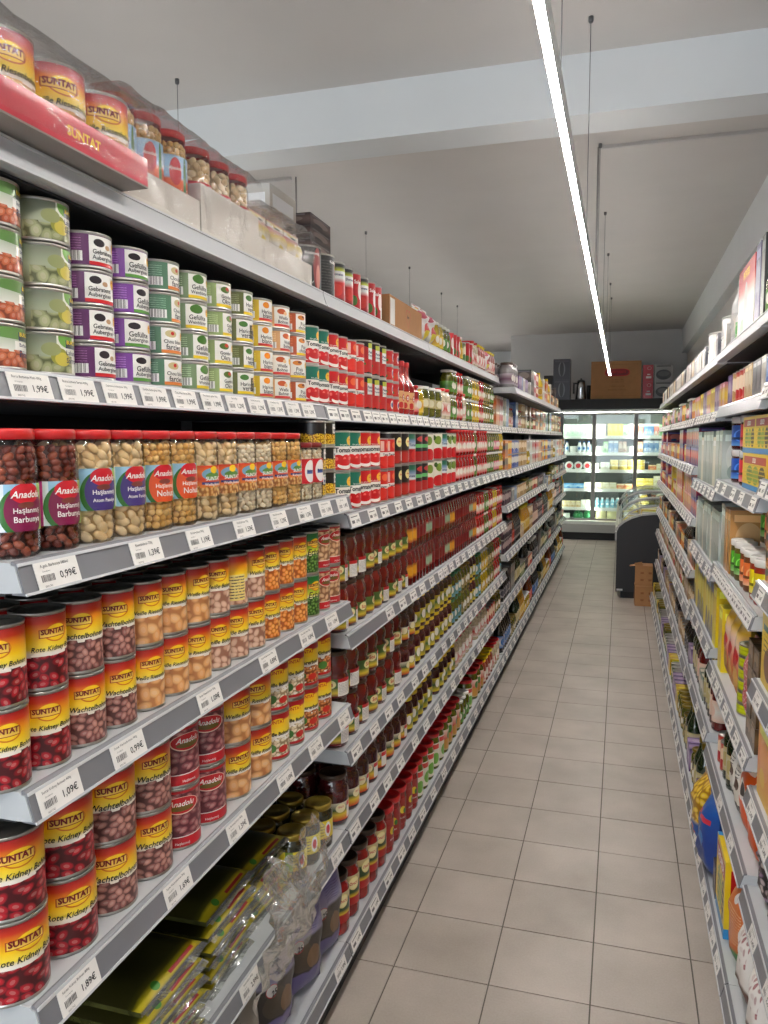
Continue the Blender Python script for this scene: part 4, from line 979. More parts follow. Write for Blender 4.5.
D['sl3'] = bottle('slim_bottle', 'plain slim dark red bottle', 'slim red bottles', .024, .138, M_SAUCE, M_DRED, l_sl('r', (120, 20, 24)), (.25, .6), [], 12, .6, .7)
# ------------------------------------------------------------------ generic far goods
NAMES = {'b_beige': 'part_orange_box', 'b_redw': 'red_white_box', 'b_green': 'dark_green_box', 'b_blue': 'blue_box', 'b_brown': 'brown_box', 'b_pink': 'pink_yellow_box', 'b_purple': 'deep_colour_box', 'b_yel': 'yellow_box', 'b_black': 'black_box', 'b_orange': 'orange_dark_box', 'b_white': 'white_box', 'b_tan': 'tan_box', 'b_maroon': 'maroon_box', 'b_grey': 'grey_box', 'b_br': 'picture_box', 'b_pkl': 'picture_box', 'b_silver': 'foil_packet', 'b_cream': 'foil_packet', 'b_kraft': 'kraft_packet', 'b_ob': 'part_orange_box', 'b_choc': 'deep_colour_box', 'f_gw': 'milk_carton', 'f_pw': 'milk_carton', 'f_rw': 'milk_carton', 'f_bw': 'milk_carton', 'f_y': 'juice_carton', 'f_g': 'juice_carton', 'f_br': 'coffee_carton', 'f_bl': 'cheese_box', 'f_cr': 'cheese_box', 'f_or': 'cheese_box', 'f_ye': 'butter_box', 'f_bg': 'cheese_pack', 'f_wp': 'cheese_pack', 'z_cr': 'frozen_food_box', 'z_ye': 'frozen_food_box', 'z_wh': 'frozen_food_box'}  # shelf box names are invented per colour for generic goods of unknown contents
def gbox(key, dsc, c1, c2, d=.12, w=.075, h=.104, cat='box', c3=None):
    f = simplab('gb_' + key, [(0, c1), (.45, c2), (.6, c2), (1, c1)], [('e', .5, .55, .36, .26, c3 or tuple((a + 3 * b) // 4 for a, b in zip((255, 250, 240), c2))), ('r', .1, .9, .82, .93, tuple(min(255, c + 70) for c in c1)), ('e', .4, .3, .2, .12, c1)])
    D[key] = carton(NAMES.get(key, 'grocery_box'), dsc, dsc + 's', d, w, h, f, cat=cat)
def gcan(key, dsc, c1, c2, r=.0375, h=.106, name='food_tin'):
    D[key] = can(name, dsc, dsc + 's', simplab('gc_' + key, [(0, c1), (.4, c2), (.55, c2), (1, c1)], [('e', .5, .6, .1, .25, tuple((a + b) // 2 for a, b in zip((250, 240, 226), c2))), ('e', .47, .25, .08, .16, c1)]), r, h, [], 16)
def gbot(key, dsc, fill, cap, c1, r=.035, h=.24, **k):
    D[key] = bottle('tall_bottle', dsc, dsc + 's', r, h, fill, cap, simplab('gt_' + key, [(0, c1), (.5, (236, 230, 220)), (1, c1)], [('e', .5, .5, .1, .3, c1)]), (.15, .5), [], 14, **k)
for a in [('b_beige', 'beige and orange box', (206, 180, 146), (226, 110, 40)), ('b_redw', 'red and white box', (226, 222, 216), (200, 40, 50)), ('b_green', 'dark green box', (40, 80, 60), (200, 190, 170)),
          ('b_blue', 'blue box', (40, 70, 150), (110, 150, 206)), ('b_brown', 'brown box', (120, 84, 56), (190, 160, 120)), ('b_pink', 'pink and yellow box', (206, 120, 150), (236, 200, 70)),
          ('b_purple', 'purple box', (80, 50, 110), (176, 150, 190)), ('b_yel', 'yellow box', (236, 206, 40), (206, 160, 30)), ('b_black', 'black box', (26, 24, 26), (90, 70, 60)), ('b_orange', 'orange and dark box', (226, 120, 40), (60, 50, 50)),
          ('b_white', 'white box', (230, 228, 222), (196, 190, 180)), ('b_tan', 'tan box', (196, 160, 110), (226, 206, 170)), ('b_maroon', 'maroon box', (120, 24, 34), (190, 120, 90)), ('b_grey', 'grey box', (150, 150, 152), (90, 90, 100))]:
    gbox(*a)
gbox('b_br', 'blue box with red picture', (44, 40, 120), (214, 60, 50), .12, .105, .096)
gbox('b_pkl', 'pink box with orange picture', (206, 110, 110), (236, 150, 70), .12, .105, .1)
gcan('c_br', 'blue and red tin', (50, 44, 120), (216, 70, 50), .04, .105); gcan('c_dk', 'dark plum tin', (50, 36, 50), (120, 90, 100), .035, .10); gcan('c_gr', 'green tin', (70, 110, 60), (206, 200, 150))
gcan('c_red', 'red tin', (190, 30, 36), (236, 200, 160)); gcan('c_blue', 'blue-white tin', (60, 90, 170), (214, 220, 230)); gcan('c_tan', 'tan tin', (176, 140, 90), (226, 200, 150)); gcan('c_or', 'orange-yellow tin', (226, 130, 40), (240, 210, 80))
M_WINE = plain('dark_bottle_glass', (18, 16, 16), .1, coat=.9); M_GRB = plain('green_bottle_glass', (30, 44, 20), .1, coat=.9); M_OIL = plain('golden_oil', (196, 140, 30), .1, coat=.9); M_VIN = plain('amber_vinegar', (120, 56, 20), .1, coat=.9); M_BLB = plain('blue_bottle', (40, 90, 160), .2, coat=.6)
M_WPL = plain('white_bottle_plastic', (220, 220, 218), .4, coat=.3); M_YPL = plain('yellow_bottle_plastic', (236, 204, 30), .35, coat=.4)
gbot('t_wine', 'black bottle', M_WINE, M_BLACK, (60, 50, 50)); gbot('t_green', 'dark green bottle', M_GRB, M_GOLD, (196, 180, 120)); gbot('t_oil', 'golden oil bottle', M_OIL, M_YEL, (226, 190, 60)); gbot('t_vin', 'amber bottle', M_VIN, M_RED, (206, 60, 40))
gbot('t_blue', 'dark bottle with blue label', M_WINE, M_LWHITE, (50, 110, 180)); gbot('t_white', 'white bottle', M_WPL, M_LWHITE, (196, 196, 196)); gbot('t_yel', 'yellow squeeze bottle', M_YPL, M_YEL, (200, 150, 40), .042, .26); gbot('t_red', 'red bottle', M_SAUCE, M_RED, (236, 200, 180)); gbot('t_sh', 'short dark bottle', M_WINE, M_LWHITE, (80, 80, 90), .035, .19)

# ================================================================== LEFT RUN, near bays
random.seed(21)
LU = XU - .026; LL = XL - .027
Z1, Z2, Z3, Z4, Z5, Z6, ZT = 1.757, 1.502, 1.197, .895, .506, .154, 2.072
W1, W2, W3, W4, W5, W6, WT = ('left ' + w + ' shelf' for w in ('second', 'third', 'fourth', 'fifth', 'sixth', 'lowest', 'top'))
# second shelf: flat dish tins four high
seq = ['pilaki', 'sarma', 'aub1', 'aub2', 'chou', 'vigne', 'okra', 'haricot', 'blanc_y', 'blanc_o', 'pois']
rotj = {'pilaki': .05, 'sarma': -.12, 'aub1': -.1, 'aub2': -.15, 'vigne': -.1}
for i, k in enumerate(seq):
    d = D[k]; y = .937 + .1065 * i
    for t in range(4):
        put(d, LU - d.dx, y, Z1 + .0006 + t * (d.h + .0006), rotj.get(k, .02) - .10 - max(0, i - 3) * .055 + random.uniform(-.28, .22), W1, TIERS[4][t])
        if i < 3 and t == 3: put(d, LU - d.dx * 3 - .004, y, Z1 + .0006 + t * (d.h + .0006), 0, W1, TIERS[4][t], 1, True)
y = run(1, W1, Z1 + .002, LU, 2.064, [(D['tg'], 2, 2), (D['tr'], 2, 2), (D['trw'], 2, 2)])
y = run(1, W1, Z1, LU, y + .002, [(D['pel'], 3, 2)], gap=.002)
y = run(1, W1, Z1, LU, y + .004, [(D['sred'], 2, 4)], gap=.002)
y = run(1, W1, Z1, LU, y + .004, [(D['ket'], 3, 1)], gap=.002)
y = run(1, W1, Z1, LU, y + .004, [(D['pr'], 1, 1), (D['py'], 1, 1)], jit=.5)
y = run(1, W1, Z1, LU, y + .01, [(D['olive'], 3, 1)], gap=.004)
run(1, W1, Z1, LU - .16, 3.30, [(D['olived'], 4, 1)], simple=True)
# third shelf: bean jars
for i, k in enumerate(['j_barb', 'j_barb', 'j_atom', 'j_atom', 'j_nohut', 'j_nohut', 'j_sw', 'j_sw', 'j_sp', 'j_sp', 'j_sk', 'j_sk']):
    d = D[k]; y = .868 + .0838 * i
    put(d, LL - d.dx, y, Z2 + .0006, random.uniform(-.08, .08) - (.52 if i < 6 else .5), W2)
    put(d, LL - d.dx * 3 - .003, y + .004, Z2 + .0006, random.uniform(-.3, .3), W2, '', 1, True)
for i in range(2):
    put(D['j_small'], LL - .036, 1.868 + .0708 * i, Z2 + .0006, random.uniform(-.1, .1) - .5, W2)
    col(1, W2, Z2, LL - .02, 2.012 + .0752 * i, D['corn'], 3, 1)
# fourth shelf: bean tins two high
for i, k in enumerate(['kidney'] * 2 + ['wachtel'] * 2 + ['riesen'] * 3 + ['weisse'] * 3 + ['kicher'] * 3 + ['erbsen'] + ['ana_chick'] * 2):
    d = D[k]
    col(1, W3, Z3, LL, 0.832 + .0822 * i, d, 2, 4, jit=.32, back=(1,) if i == 8 else ())
# fifth shelf: large tins two high
for y, k in zip([.847, .954, 1.061, 1.168, 1.270, 1.372, 1.487, 1.592, 1.694, 1.791, 1.888, 1.985], ['kidney_big'] * 2 + ['wachtel_big'] * 2 + ['ana_barb'] * 2 + ['riesen_big'] * 2 + ['mez_w'] * 2 + ['mez_k'] * 2):
    col(1, W4, Z4, LL, y, D[k], 2, 3, jit=.3)
# sixth shelf, right end of the near bay: gold-lidded jars
for i in range(3):
    col(1, W5, Z5, LL - .015 + .004 * i, 1.835 + .0865 * i, D['gold'], 1, 3, jit=.3)

# second bay
ZB2, ZB3, ZB4 = 1.446, 1.094, .745
run(1, W2, ZB2, LL - .008, 2.127, [(D['tgb'], 2, 2), (D['trb'], 2, 2), (D['trw'], 2, 2), (D['dkr'], 2, 2), (D['rbl'], 1, 2), (D['bgr'], 2, 2), (D['tgr'], 2, 2)], ymax=3.36, jit=.3)
run(1, W2, ZB2 + .0022, LL - .008, 3.37, [(D['tgr'], 1, 2), (D['rbl'], 1, 2), (D['tgr'], 2, 2)], jit=.3)
run(1, W3, ZB3, LL - .008, 2.115, [(D['sj'], 9, 2, 2)], jit=.9)
run(1, W3, ZB3, LL - .008, 2.892, [(D['sl1'], 2, 2), (D['sl3'], 3, 2), (D['sl2'], 2, 2), (D['sl3'], 2, 2), (D['sl1'], 2, 2)], jit=.4, ymax=3.36)
run(1, W4, ZB4, LL - .012, 2.115, [(D['sjb'], 7, 2, 2)], jit=.9)
run(1, W4, ZB4, LL - .012, 2.83, [(D['djs'], 2, 2), (D['pgy'], 4, 2)], jit=.4)
run(1, W5, Z5, LL - .012, 2.11, [(D['dj'], 6, 1, 2), (D['djs'], 2, 1, 2), (D['pgy'], 5, 1)], jit=.7, ymax=3.36)
run(1, W6, Z6, LL - .012, 2.11, [(D['on'], 5, 1, 2), (D['rl'], 5, 1, 2), (D['wg'], 3, 1)], jit=.4, ymax=3.36)

# ------------------------------------------------------------------ third and fourth bay (simple copies)
B3 = dict(simple=True)
def blocks(side, where, z, xf, y0, y1, seqs, gap=.004, jit=.4):
    y = y0; i = 0
    while True:
        it = seqs[i % len(seqs)]; i += 1
        y2 = run(side, where, z, xf, y, [it], True, y1, gap, jit)
        if y2 + 2 * it[0].dy > y1 or y2 == y: break
        y = y2
    return y
blocks(1, W1, Z1 - .003, LU, 3.76, 4.37, [(D['pwr'], 2, 1), (D['pg'], 2, 2), (D['pr'], 2, 2)])
blocks(1, W1, Z1 - .003, LU, 4.385, 5.38, [(D['pg'], 2, 2), (D['py'], 3, 2), (D['pr'], 2, 2), (D['po'], 3, 2)])
blocks(1, W2, ZB2 + .002, LL - .01, 3.80, 4.37, [(D['pr'], 6, 2), (D['pg'], 3, 2)])
blocks(1, W2, ZB2 + .002, LL - .01, 4.385, 5.38, [(D['pr'], 4, 2), (D['pg'], 3, 2), (D['pp'], 3, 2), (D['py'], 2, 2)])
blocks(1, W3, ZB3 - .002, LL - .01, 3.37, 4.37, [(D['sl3'], 3, 2), (D['sl2'], 2, 2), (D['sl1'], 2, 2), (D['sl3'], 4, 2)])
blocks(1, W3, ZB3 - .002, LL - .01, 4.385, 5.38, [(D['pr'], 3, 2), (D['pg'], 2, 2), (D['pr'], 2, 2), (D['py'], 2, 2)])
blocks(1, W4, ZB4, LL - .012, 3.37, 4.37, [(D['pgy'], 4, 2), (D['pb'], 3, 2), (D['po'], 3, 2)])
blocks(1, W4, ZB4, LL - .012, 4.385, 5.38, [(D['pb'], 2, 2), (D['py'], 3, 2), (D['po'], 3, 2), (D['pr'], 3, 2)])
blocks(1, W5, Z5, LL - .012, 3.37, 4.37, [(D['pgy'], 5, 1), (D['pwr'], 5, 1)])
blocks(1, W5, Z5, LL - .012, 4.385, 5.38, [(D['pwr'], 4, 1), (D['c_red'], 4, 1), (D['po'], 3, 1)])
blocks(1, W6, Z6, LL - .012, 3.37, 4.37, [(D['wg'], 2, 1), (D['rgj'], 4, 1), (D['pg'], 3, 1)])
blocks(1, W6, Z6, LL - .012, 4.385, 5.38, [(D['rgj'], 3, 1), (D['pyl'], 4, 1), (D['pwr'], 3, 1)])
# fifth bay onward
fz = {W1: 1.745, W2: 1.437, W3: 1.192, W4: .852, W5: .517, W6: .154}
far = {
    W1: [(D['b_beige'], 2, 2), (D['b_redw'], 2, 2), (D['b_green'], 2, 2), (D['b_blue'], 2, 2), (D['pwr'], 3, 1), (D['c_tan'], 3, 2), (D['b_brown'], 2, 2), (D['pg'], 2, 1), (D['c_red'], 3, 2), (D['b_orange'], 3, 2)],
    W2: [(D['b_orange'], 2, 2), (D['c_or'], 3, 2), (D['c_blue'], 5, 2), (D['c_tan'], 4, 2), (D['py'], 3, 1), (D['b_white'], 2, 2), (D['b_redw'], 3, 2), (D['b_beige'], 3, 2)],
    W3: [(D['c_dk'], 5, 1), (D['b_grey'], 2, 1), (D['b_blue'], 2, 1), (D['c_tan'], 4, 1), (D['po'], 3, 1), (D['c_gr'], 3, 1), (D['c_red'], 3, 1), (D['b_black'], 2, 1)],
    W4: [(D['c_dk'], 6, 2), (D['t_vin'], 2, 1), (D['t_wine'], 5, 1), (D['b_tan'], 2, 1), (D['t_oil'], 6, 1), (D['c_tan'], 3, 2), (D['t_red'], 4, 1)],
    W5: [(D['t_sh'], 5, 1), (D['b_black'], 3, 2), (D['t_green'], 6, 1), (D['c_gr'], 4, 1), (D['t_wine'], 3, 1), (D['c_red'], 4, 1)],
    W6: [(D['t_blue'], 6, 1), (D['po'], 4, 1), (D['t_green'], 4, 1), (D['t_oil'], 4, 1), (D['py'], 5, 1), (D['t_vin'], 4, 1)]}
for wname, sq in far.items():
    q = list(sq)
    for i, (y0, y1) in enumerate(FARB):
        z = fz[wname]
        if wname == W3: z += 0.0 if i < 3 else (-0.05 if i == 3 else 0.03)
        if wname == W4 and i >= 4: z += .06
        if wname == W5 and i >= 5: z += .05
        k = (i * 3) % len(q)
        blocks(1, wname, z, (LU if wname == W1 else LL - .012), y0 + .012, y1 - .008, q[k:] + q[:k])
# ================================================================== LEFT TOP SHELF
M_PINK = plain('pink_printed_carton', (206, 62, 78), .5, coat=.3, var=.12, scale=14)
M_WCART = plain('white_carton', (226, 222, 214), .75, var=.02, scale=9)
M_TRAYB = plain('grey_board', (150, 144, 138), .8, var=.04, scale=12)
def tray(label, y0, y1, xf, depth, hf, mat, name='carton_tray', hb=None, inner=None):
    """open carton tray with a film stretched over it"""
    t = tag(empty(name, (xf, (y0 + y1) / 2, ZT + .0026)), label, 'tray', 'cartons on the left top shelf')
    w = (y1 - y0) / 2; th = .003; inner = inner or M_WCART
    obj('tray_floor', MB().box(-depth, 0, -w, w, 0, th, M_TRAYB), t)
    obj('front_wall', MB().box(-th, 0, -w, w, th, hf, mat), t)
    obj('side_wall', MB().box(-depth, -th, -w, -w + th, th, hf, mat), t)
    obj('side_wall', MB().box(-depth, -th, w - th, w, th, hf, mat), t)
    obj('back_wall', MB().box(-depth, -depth + th, -w + th, w - th, th, hf, mat), t)
    return t
def film_wrap(t, w, depth, z0, z1, seed, bulge=.008):
    rd = random.Random(seed); ph = [rd.uniform(0, 6) for _ in range(8)]
    def wr(u, v): return bulge * (.5 * math.sin(11 * u + 4 * v + ph[0]) + .35 * math.sin(23 * u - 9 * v + ph[1]) + .3 * math.sin(17 * v + 6 * u + ph[2]))
    def F(u, v):
        a = v * 1.75
        if a < 1: return (.006 + wr(u, v) + .004, (u - .5) * 2 * (w + .004), z0 + (z1 - z0) * a)
        return (.006 - (a - 1) / .75 * depth * .9, (u - .5) * 2 * (w + .004), z1 + .004 + abs(wr(u, v)))
    obj('shrink_film', MB().grid(F, 16, 14, M_FILM), t)
t = tray('pink carton tray of tins overhanging the left top shelf', .58, 1.183, -.765, .235, .047, M_PINK)
film_wrap(t, .3015, .23, .004, .122, 3)
tl = MB()
tl.text_x('SUNTAT', .075, .0006, .14, .024, YE_, bold=.02)
obj('lettering', tl, t)
for i in range(5):
    for r in range(2):
        put(D['riesen_big'], -.765 - .058 - r * .106, .700 + .107 * i, ZT + .0066, -.55 + random.uniform(-.15, .15), 'left pink tray', '', r)
t = tray('low white carton tray of orange-labelled jars', 1.19, 1.452, -.822, .18, .06, M_WCART)
film_wrap(t, .131, .17, .004, .176, 5, .006)
for i in range(3):
    for r in range(2):
        put(D['j_org'], -.822 - .046 - r * .085, 1.236 + .085 * i, ZT + .0066, -.3, 'low white tray', '', r, r > 0)
t = tray('taller white carton tray of red-labelled jars', 1.458, 1.722, -.822, .18, .098, M_WCART)
film_wrap(t, .132, .17, .004, .172, 9, .006)
for i in range(3):
    for r in range(2):
        put(D['j_redw'], -.822 - .046 - r * .085, 1.503 + .085 * i, ZT + .0066, -.3, 'taller white tray', '', r, r > 0)
# film-wrapped multipack of sachets
t = tray('white film-wrapped multipack tray beside the jar trays', 1.73, 2.06, -.826, .2, .058, M_WCART)
film_wrap(t, .165, .19, .002, .135, 14, .007)
l_sach = simplab('sachet', [(0, (236, 234, 230)), (.62, (238, 234, 222)), (.78, (232, 212, 130)), (.9, (220, 170, 160)), (1, (206, 120, 130))], [('e', .4, .5, .2, .14, (226, 206, 110)), ('e', .65, .3, .2, .14, (60, 80, 50))])
D['sach'] = bag('sachet', 'pink-topped noodle sachet', 'noodle sachets', .045, .095, .112, l_sach, 3)
for i in range(3):
    for r in range(3): put(D['sach'], -.826 - .034 - r * .058, 1.79 + .103 * i, ZT + .0066, 0, 'left multipack tray', '', r, r > 0)
gbox('flatbox', 'flat dark tea box with pale edge', (60, 50, 52), (120, 96, 90), .2, .2, .042)
for k in range(8): put(D['flatbox'], -1.12, 2.63, ZT + .0008 + k * .0432, .02, 'stack behind the left top shelf', '', 0, False, 'bottom')
gbox('flatw', 'white box with brown top mark', (226, 222, 214), (170, 150, 130), .16, .2, .36)
put(D['flatw'], -1.12, 2.36, ZT + .0008, 0, WT)
# second bay, top shelf
run(1, WT, ZT, LU, 2.075, [(D['blk'], 2, 1), (D['tall'], 2, 1), (D['blk'], 0, 1), (D['tred'], 1, 1), (D['tall'], 1, 1), (D['tred'], 2, 1), (D['tall'], 1, 1)], ymax=2.83, jit=.4)
cb = tag(empty('cardboard_box', (LU - .125, 3.08, ZT + .0008)), 'brown cardboard box with red heart on the left top shelf', 'box')
obj('box_body', MB().box(-.12, .12, -.245, .245, 0, .118, M_CARTON), cb)
obj('white_sticker', MB().box(.1202, .1208, -.235, -.175, .012, .108, M_PAPER), cb)
hm = MB(); pts = []
for k in range(40):
    a = 2 * PI * k / 40
    pts.append((.0028 * 16 * math.sin(a) ** 3 * .75, .0026 * (13 * math.cos(a) - 5 * math.cos(2 * a) - 2 * math.cos(3 * a) - math.cos(4 * a))))
for k in range(40):
    (a, b), (c, d_) = pts[k], pts[(k + 1) % 40]
    if k in (19, 20): continue
    hm.quad((.1206, .02 + a * .92, .066 + b * .92), (.1206, .02 + c * .92, .066 + d_ * .92), (.1206, .02 + c, .066 + d_), (.1206, .02 + a, .066 + b), R_)
hm.text_x('ülker', .035, .1207, .02, .07, M_INK, bold=.02)
obj('heart_print', hm, cb)
obj('tape', MB().box(-.12, .12, -.02, .02, .1181, .1186, plain('packing_tape', (196, 160, 110), .25, coat=.6)), cb)
l_wpk = simplab('wpack', [(0, (60, 70, 60)), (.3, (226, 222, 218)), (1, (236, 232, 230))], [('e', .6, .4, .25, .2, (206, 60, 60)), ('e', .55, .25, .2, .14, (226, 206, 60)), ('e', .3, .8, .2, .12, (196, 90, 110))])
D['wpk'] = bag('wrapped_pack', 'white film-wrapped jar pack with red picture', 'wrapped packs', .10, .125, .155, l_wpk, 6, rough=.012)
run(1, WT, ZT, LU, 3.345, [(D['wpk'], 2, 1)])
blocks(1, WT, ZT, LU, 3.62, 4.36, [(D['py'], 2, 1), (D['pg'], 2, 1), (D['tred'], 3, 1), (D['py'], 1, 1), (D['c_gr'], 1, 1)])
blocks(1, WT, ZT, LU, 4.385, 5.38, [(D['tred'], 2, 1), (D['pwr'], 2, 1), (D['pyl'], 3, 1), (D['wpk'], 1, 1), (D['pyl'], 3, 1)])
ZT2, LT2 = 2.007, -.716
run(1, WT, ZT2, LT2, 5.43, [(D['pgs'], 3, 1, 3)], True)
run(1, WT, ZT2, LT2, 5.76, [(D['b_purple'], 2, 1), (D['b_blue'], 1, 1), (D['b_white'], 2, 1), (D['b_purple'], 2, 1)], True)
run(1, WT, ZT2, LT2, 6.46, [(D['b_white'], 1, 1), (D['b_black'], 3, 2), (D['b_redw'], 2, 2), (D['c_red'], 3, 2)], True, 7.44)
blocks(1, WT, ZT2, LT2, 7.47, 8.45, [(D['t_yel'], 1, 1), (D['b_white'], 2, 2), (D['b_redw'], 2, 1), (D['b_beige'], 2, 2), (D['c_or'], 3, 1)])
blocks(1, WT, ZT2, LT2, 8.5, 9.46, [(D['b_orange'], 2, 1), (D['c_tan'], 3, 1), (D['b_black'], 2, 2)])

# ================================================================== LEFT, LOW SHELVES OF THE NEAR BAY
l_vine = simplab('vine', [(0, (34, 32, 10)), (.88, (44, 42, 12)), (.92, (70, 68, 16)), (.945, (176, 160, 24)), (.985, (170, 152, 24)), (1, (90, 86, 36))], [('r', .94, 1, 0, 1, (150, 140, 24)), ('e', .3, .955, .05, .03, (60, 130, 40)), ('r', .5, .9, .955, .98, (150, 26, 34)), ('e', .5, .35, .22, .2, (26, 30, 10)), ('e', .4, .42, .12, .1, (24, 28, 8)), ('e', .62, .42, .12, .1, (24, 28, 8))])
M_VSIDE = plain('vine_pack_side', (66, 66, 34), .2, coat=.7, var=.5, scale=30)
def vine_pack(seed, w=.205, l=.27, th=.027):
    rd = random.Random(seed); ph = [rd.uniform(0, 6) for _ in range(4)]
    def hgt(u, v): 
        e = (1 - abs(2 * u - 1) ** 6) * (1 - abs(2 * v - 1) ** 6)
        return th * (.35 + .6 * e) + .0016 * e * (math.sin(9 * u + ph[0]) + math.sin(8 * v + ph[1]))
    T = MB().grid(lambda u, v: ((v - 1) * l, (u - .5) * w, hgt(u, v)), 10, 10, l_vine)
    T.grid(lambda u, v: ((v - 1) * l, (u - .5) * w, .0005), 4, 4, M_VSIDE, flip=True)
    for (f) in ((lambda u, v: (0, (u - .5) * w, .0005 + v * (hgt(u, 1) - .0005)), False), (lambda u, v: (-l, (u - .5) * w, .0005 + v * (hgt(u, 0) - .0005)), True),
                (lambda u, v: ((u - 1) * l, -w / 2, .0005 + v * (hgt(0, u) - .0005)), False), (lambda u, v: ((u - 1) * l, w / 2, .0005 + v * (hgt(1, u) - .0005)), True)):
        T.grid(f[0], 8, 1, M_VSIDE, flip=f[1])
    S = MB().grid(lambda u, v: (v * .014, (u - .5) * w, th * .35 - .0035 * v + .003 * math.sin(14 * u + ph[2]) * v), 12, 2, M_CLEARBAG)
    tx = MB(); tx.text('EKOFINI', .09, lambda a, b: (-.14 + b, a, hgt(.5, .5) + .004), MR_, 0, .02)
    return Design('vine_leaf_pack', 'bag', 'flat vacuum pack of vine leaves', 'vine leaf packs', l / 2, w / 2, th + .003, [('leaf_block', T, [('lettering', tx)]), ('sealed_edge', S)])
VP = [vine_pack(k) for k in range(3)]
def vstack(y, n, xo, ang, where):
    for k in range(n):
        d = VP[k % 3]
        put(d, XL - .038 + xo + random.uniform(-.012, .004), y + random.uniform(-.008, .008), Z5 + .001 + k * .0312, ang + random.uniform(-.035, .035), where, TIERS[1][0], 0, False, 'bottom', None, '')
vstack(.945, 4, -.004, .02, 'stack nearest the left end')
vstack(1.195, 6, 0, -.02, 'stack beside the clear bag')
vstack(1.455, 6, -.02, .04, 'stack under the clear bag')
vstack(1.675, 5, -.045, -.03, 'stack next to gold-lidded jars')
rdp = random.Random(4)
def crumple(u, v):
    n = .009 * (math.sin(13 * u + 9 * v) + math.sin(29 * u - 17 * v + 1) * .8 + math.sin(7 * u + 31 * v + 2) * .7) + rdp.uniform(-.004, .004)
    y = 1.45 + u * .33 - .05 * v
    z = .70 - v * .25 + .02 * math.sin(8 * u) + rdp.uniform(-.006, .006)
    x = -.712 + .035 * math.sin(PI * min(1, v * 1.2)) + n - .06 * max(0, .25 - v)
    return (x, y, z)
sheet = MB().grid(crumple, 20, 14, M_CLEARBAG, smooth=True)
tag(obj('clear_plastic_bag', sheet), 'crumpled clear plastic bag hanging off the vine leaf packs', 'plastic bag')
# lowest shelf: dried vegetable bags
l_pur = simplab('purplebag', [(0, (70, 50, 110)), (.28, (96, 84, 140)), (.3, (34, 28, 26)), (.62, (50, 42, 36)), (.66, (150, 146, 176)), (.85, (110, 104, 150)), (1, (60, 44, 100))], [('e', .35, .45, .25, .14, (66, 56, 44)), ('e', .62, .4, .2, .1, (120, 90, 60)), ('l', .35, .9, .68, .86, 40, (70, 60, 110)), ('e', .26, .60, .11, .065, (196, 60, 70)), ('e', .26, .60, .1, .057, (240, 240, 238))])
D['pbag'] = bag('dried_vegetable_bag', 'purple bag of dried aubergines marked twenty-five', 'purple dried vegetable bags', .07, .165, .262, l_pur, 8, [('25', .022, -.24, .60, M_INK, dict(bold=.03))], rough=.008)
for i, (y, a) in enumerate([(1.70, -.2), (1.875, -.35), (2.03, -.25)]):
    put(D['pbag'], LL - .06 + .004 * i, y, Z6 + .001, a, W6)
    put(D['pbag'], LL - .15, y, Z6 + .001, a, W6, '', 1, True)
l_nood = simplab('noodle', [(0, (190, 186, 176)), (.4, (150, 146, 136)), (1, (120, 116, 108))], [('e', .6, .45, .22, .2, (226, 120, 40)), ('e', .6, .45, .15, .12, (240, 220, 200)), ('l', .05, .45, .1, .95, 30, (90, 86, 80))])
D['nbag'] = bag('noodle_bag', 'clear bag of pale dried strands with orange label', 'noodle bags', .07, .17, .25, l_nood, 5, rough=.008)
for i, y in enumerate([.95, 1.13, 1.31, 1.49]): put(D['nbag'], LL - .055, y, Z6 + .001, -.2, W6)

# ================================================================== RIGHT RUN
random.seed(77)
RX = XR + .028; RXB = XR - .035 + .028
V = ['top', 'second', 'third', 'fourth', 'fifth', 'sixth', 'lowest']
WR = ['right ' + v + ' shelf' for v in V] + ['right seventh shelf']
# --- boxes with yellow front and red banner
def leb(key, w, h):
    f = simplab(key, (244, 210, 30), [('r', .06, .94, .72, .92, (196, 24, 28)), ('r', 0, 1, 0, .14, (40, 140, 206)), ('e', .32, .42, .13, .25, (120, 160, 40)), ('e', .56, .42, .12, .25, (140, 176, 50)), ('e', .32, .5, .05, .08, (70, 110, 30)), ('e', .8, .42, .12, .26, (30, 34, 36)), ('l', .1, .9, .18, .7, 9, (226, 190, 20))])
    s = simplab(key + 's', (240, 206, 30), [('r', .1, .5, .2, .9, (196, 24, 28)), ('r', .1, .5, .2, .5, (230, 228, 220)), ('r', 0, 1, 0, .13, (40, 140, 206))])
    D[key] = carton('figure_box', 'yellow box with red banner and green pictures', 'yellow boxes', .16, w, h, f, s, None, [('LEIDED!', w * .72, 0, .82, W_, dict(bold=.035, maxh=h * .13))])
leb('leb', .215, .107); leb('lebw', .435, .107); leb('lebb', .2, .24)
l_cl = lambda k, c, c2: simplab('cl_' + k, [(0, c2), (.3, c), (1, c)], [('e', .62, .5, .12, .3, tuple(min(255, x + 60) for x in c)), ('e', .64, .5, .11, .28, c), ('r', .4, .6, .3, .42, tuple(x // 2 for x in c))])
for k, c, c2, ds in [('blue', (20, 84, 176), (90, 150, 214), 'blue'), ('red', (206, 24, 50), (240, 160, 170), 'crimson')]:
    D['cl_' + k] = jar('clear_lid_tub', 'clear-lidded tub with ' + ds + ' label', 'clear-lidded tubs', .042, .112, plain('tub_' + k, (70, 20, 26), .2, coat=.7), plain('clear_lid_' + k, (206, 206, 206), .12, coat=.8), l_cl(k, c, c2), (.12, .74), [], neck=.96, sh=.76, lidh=.2)
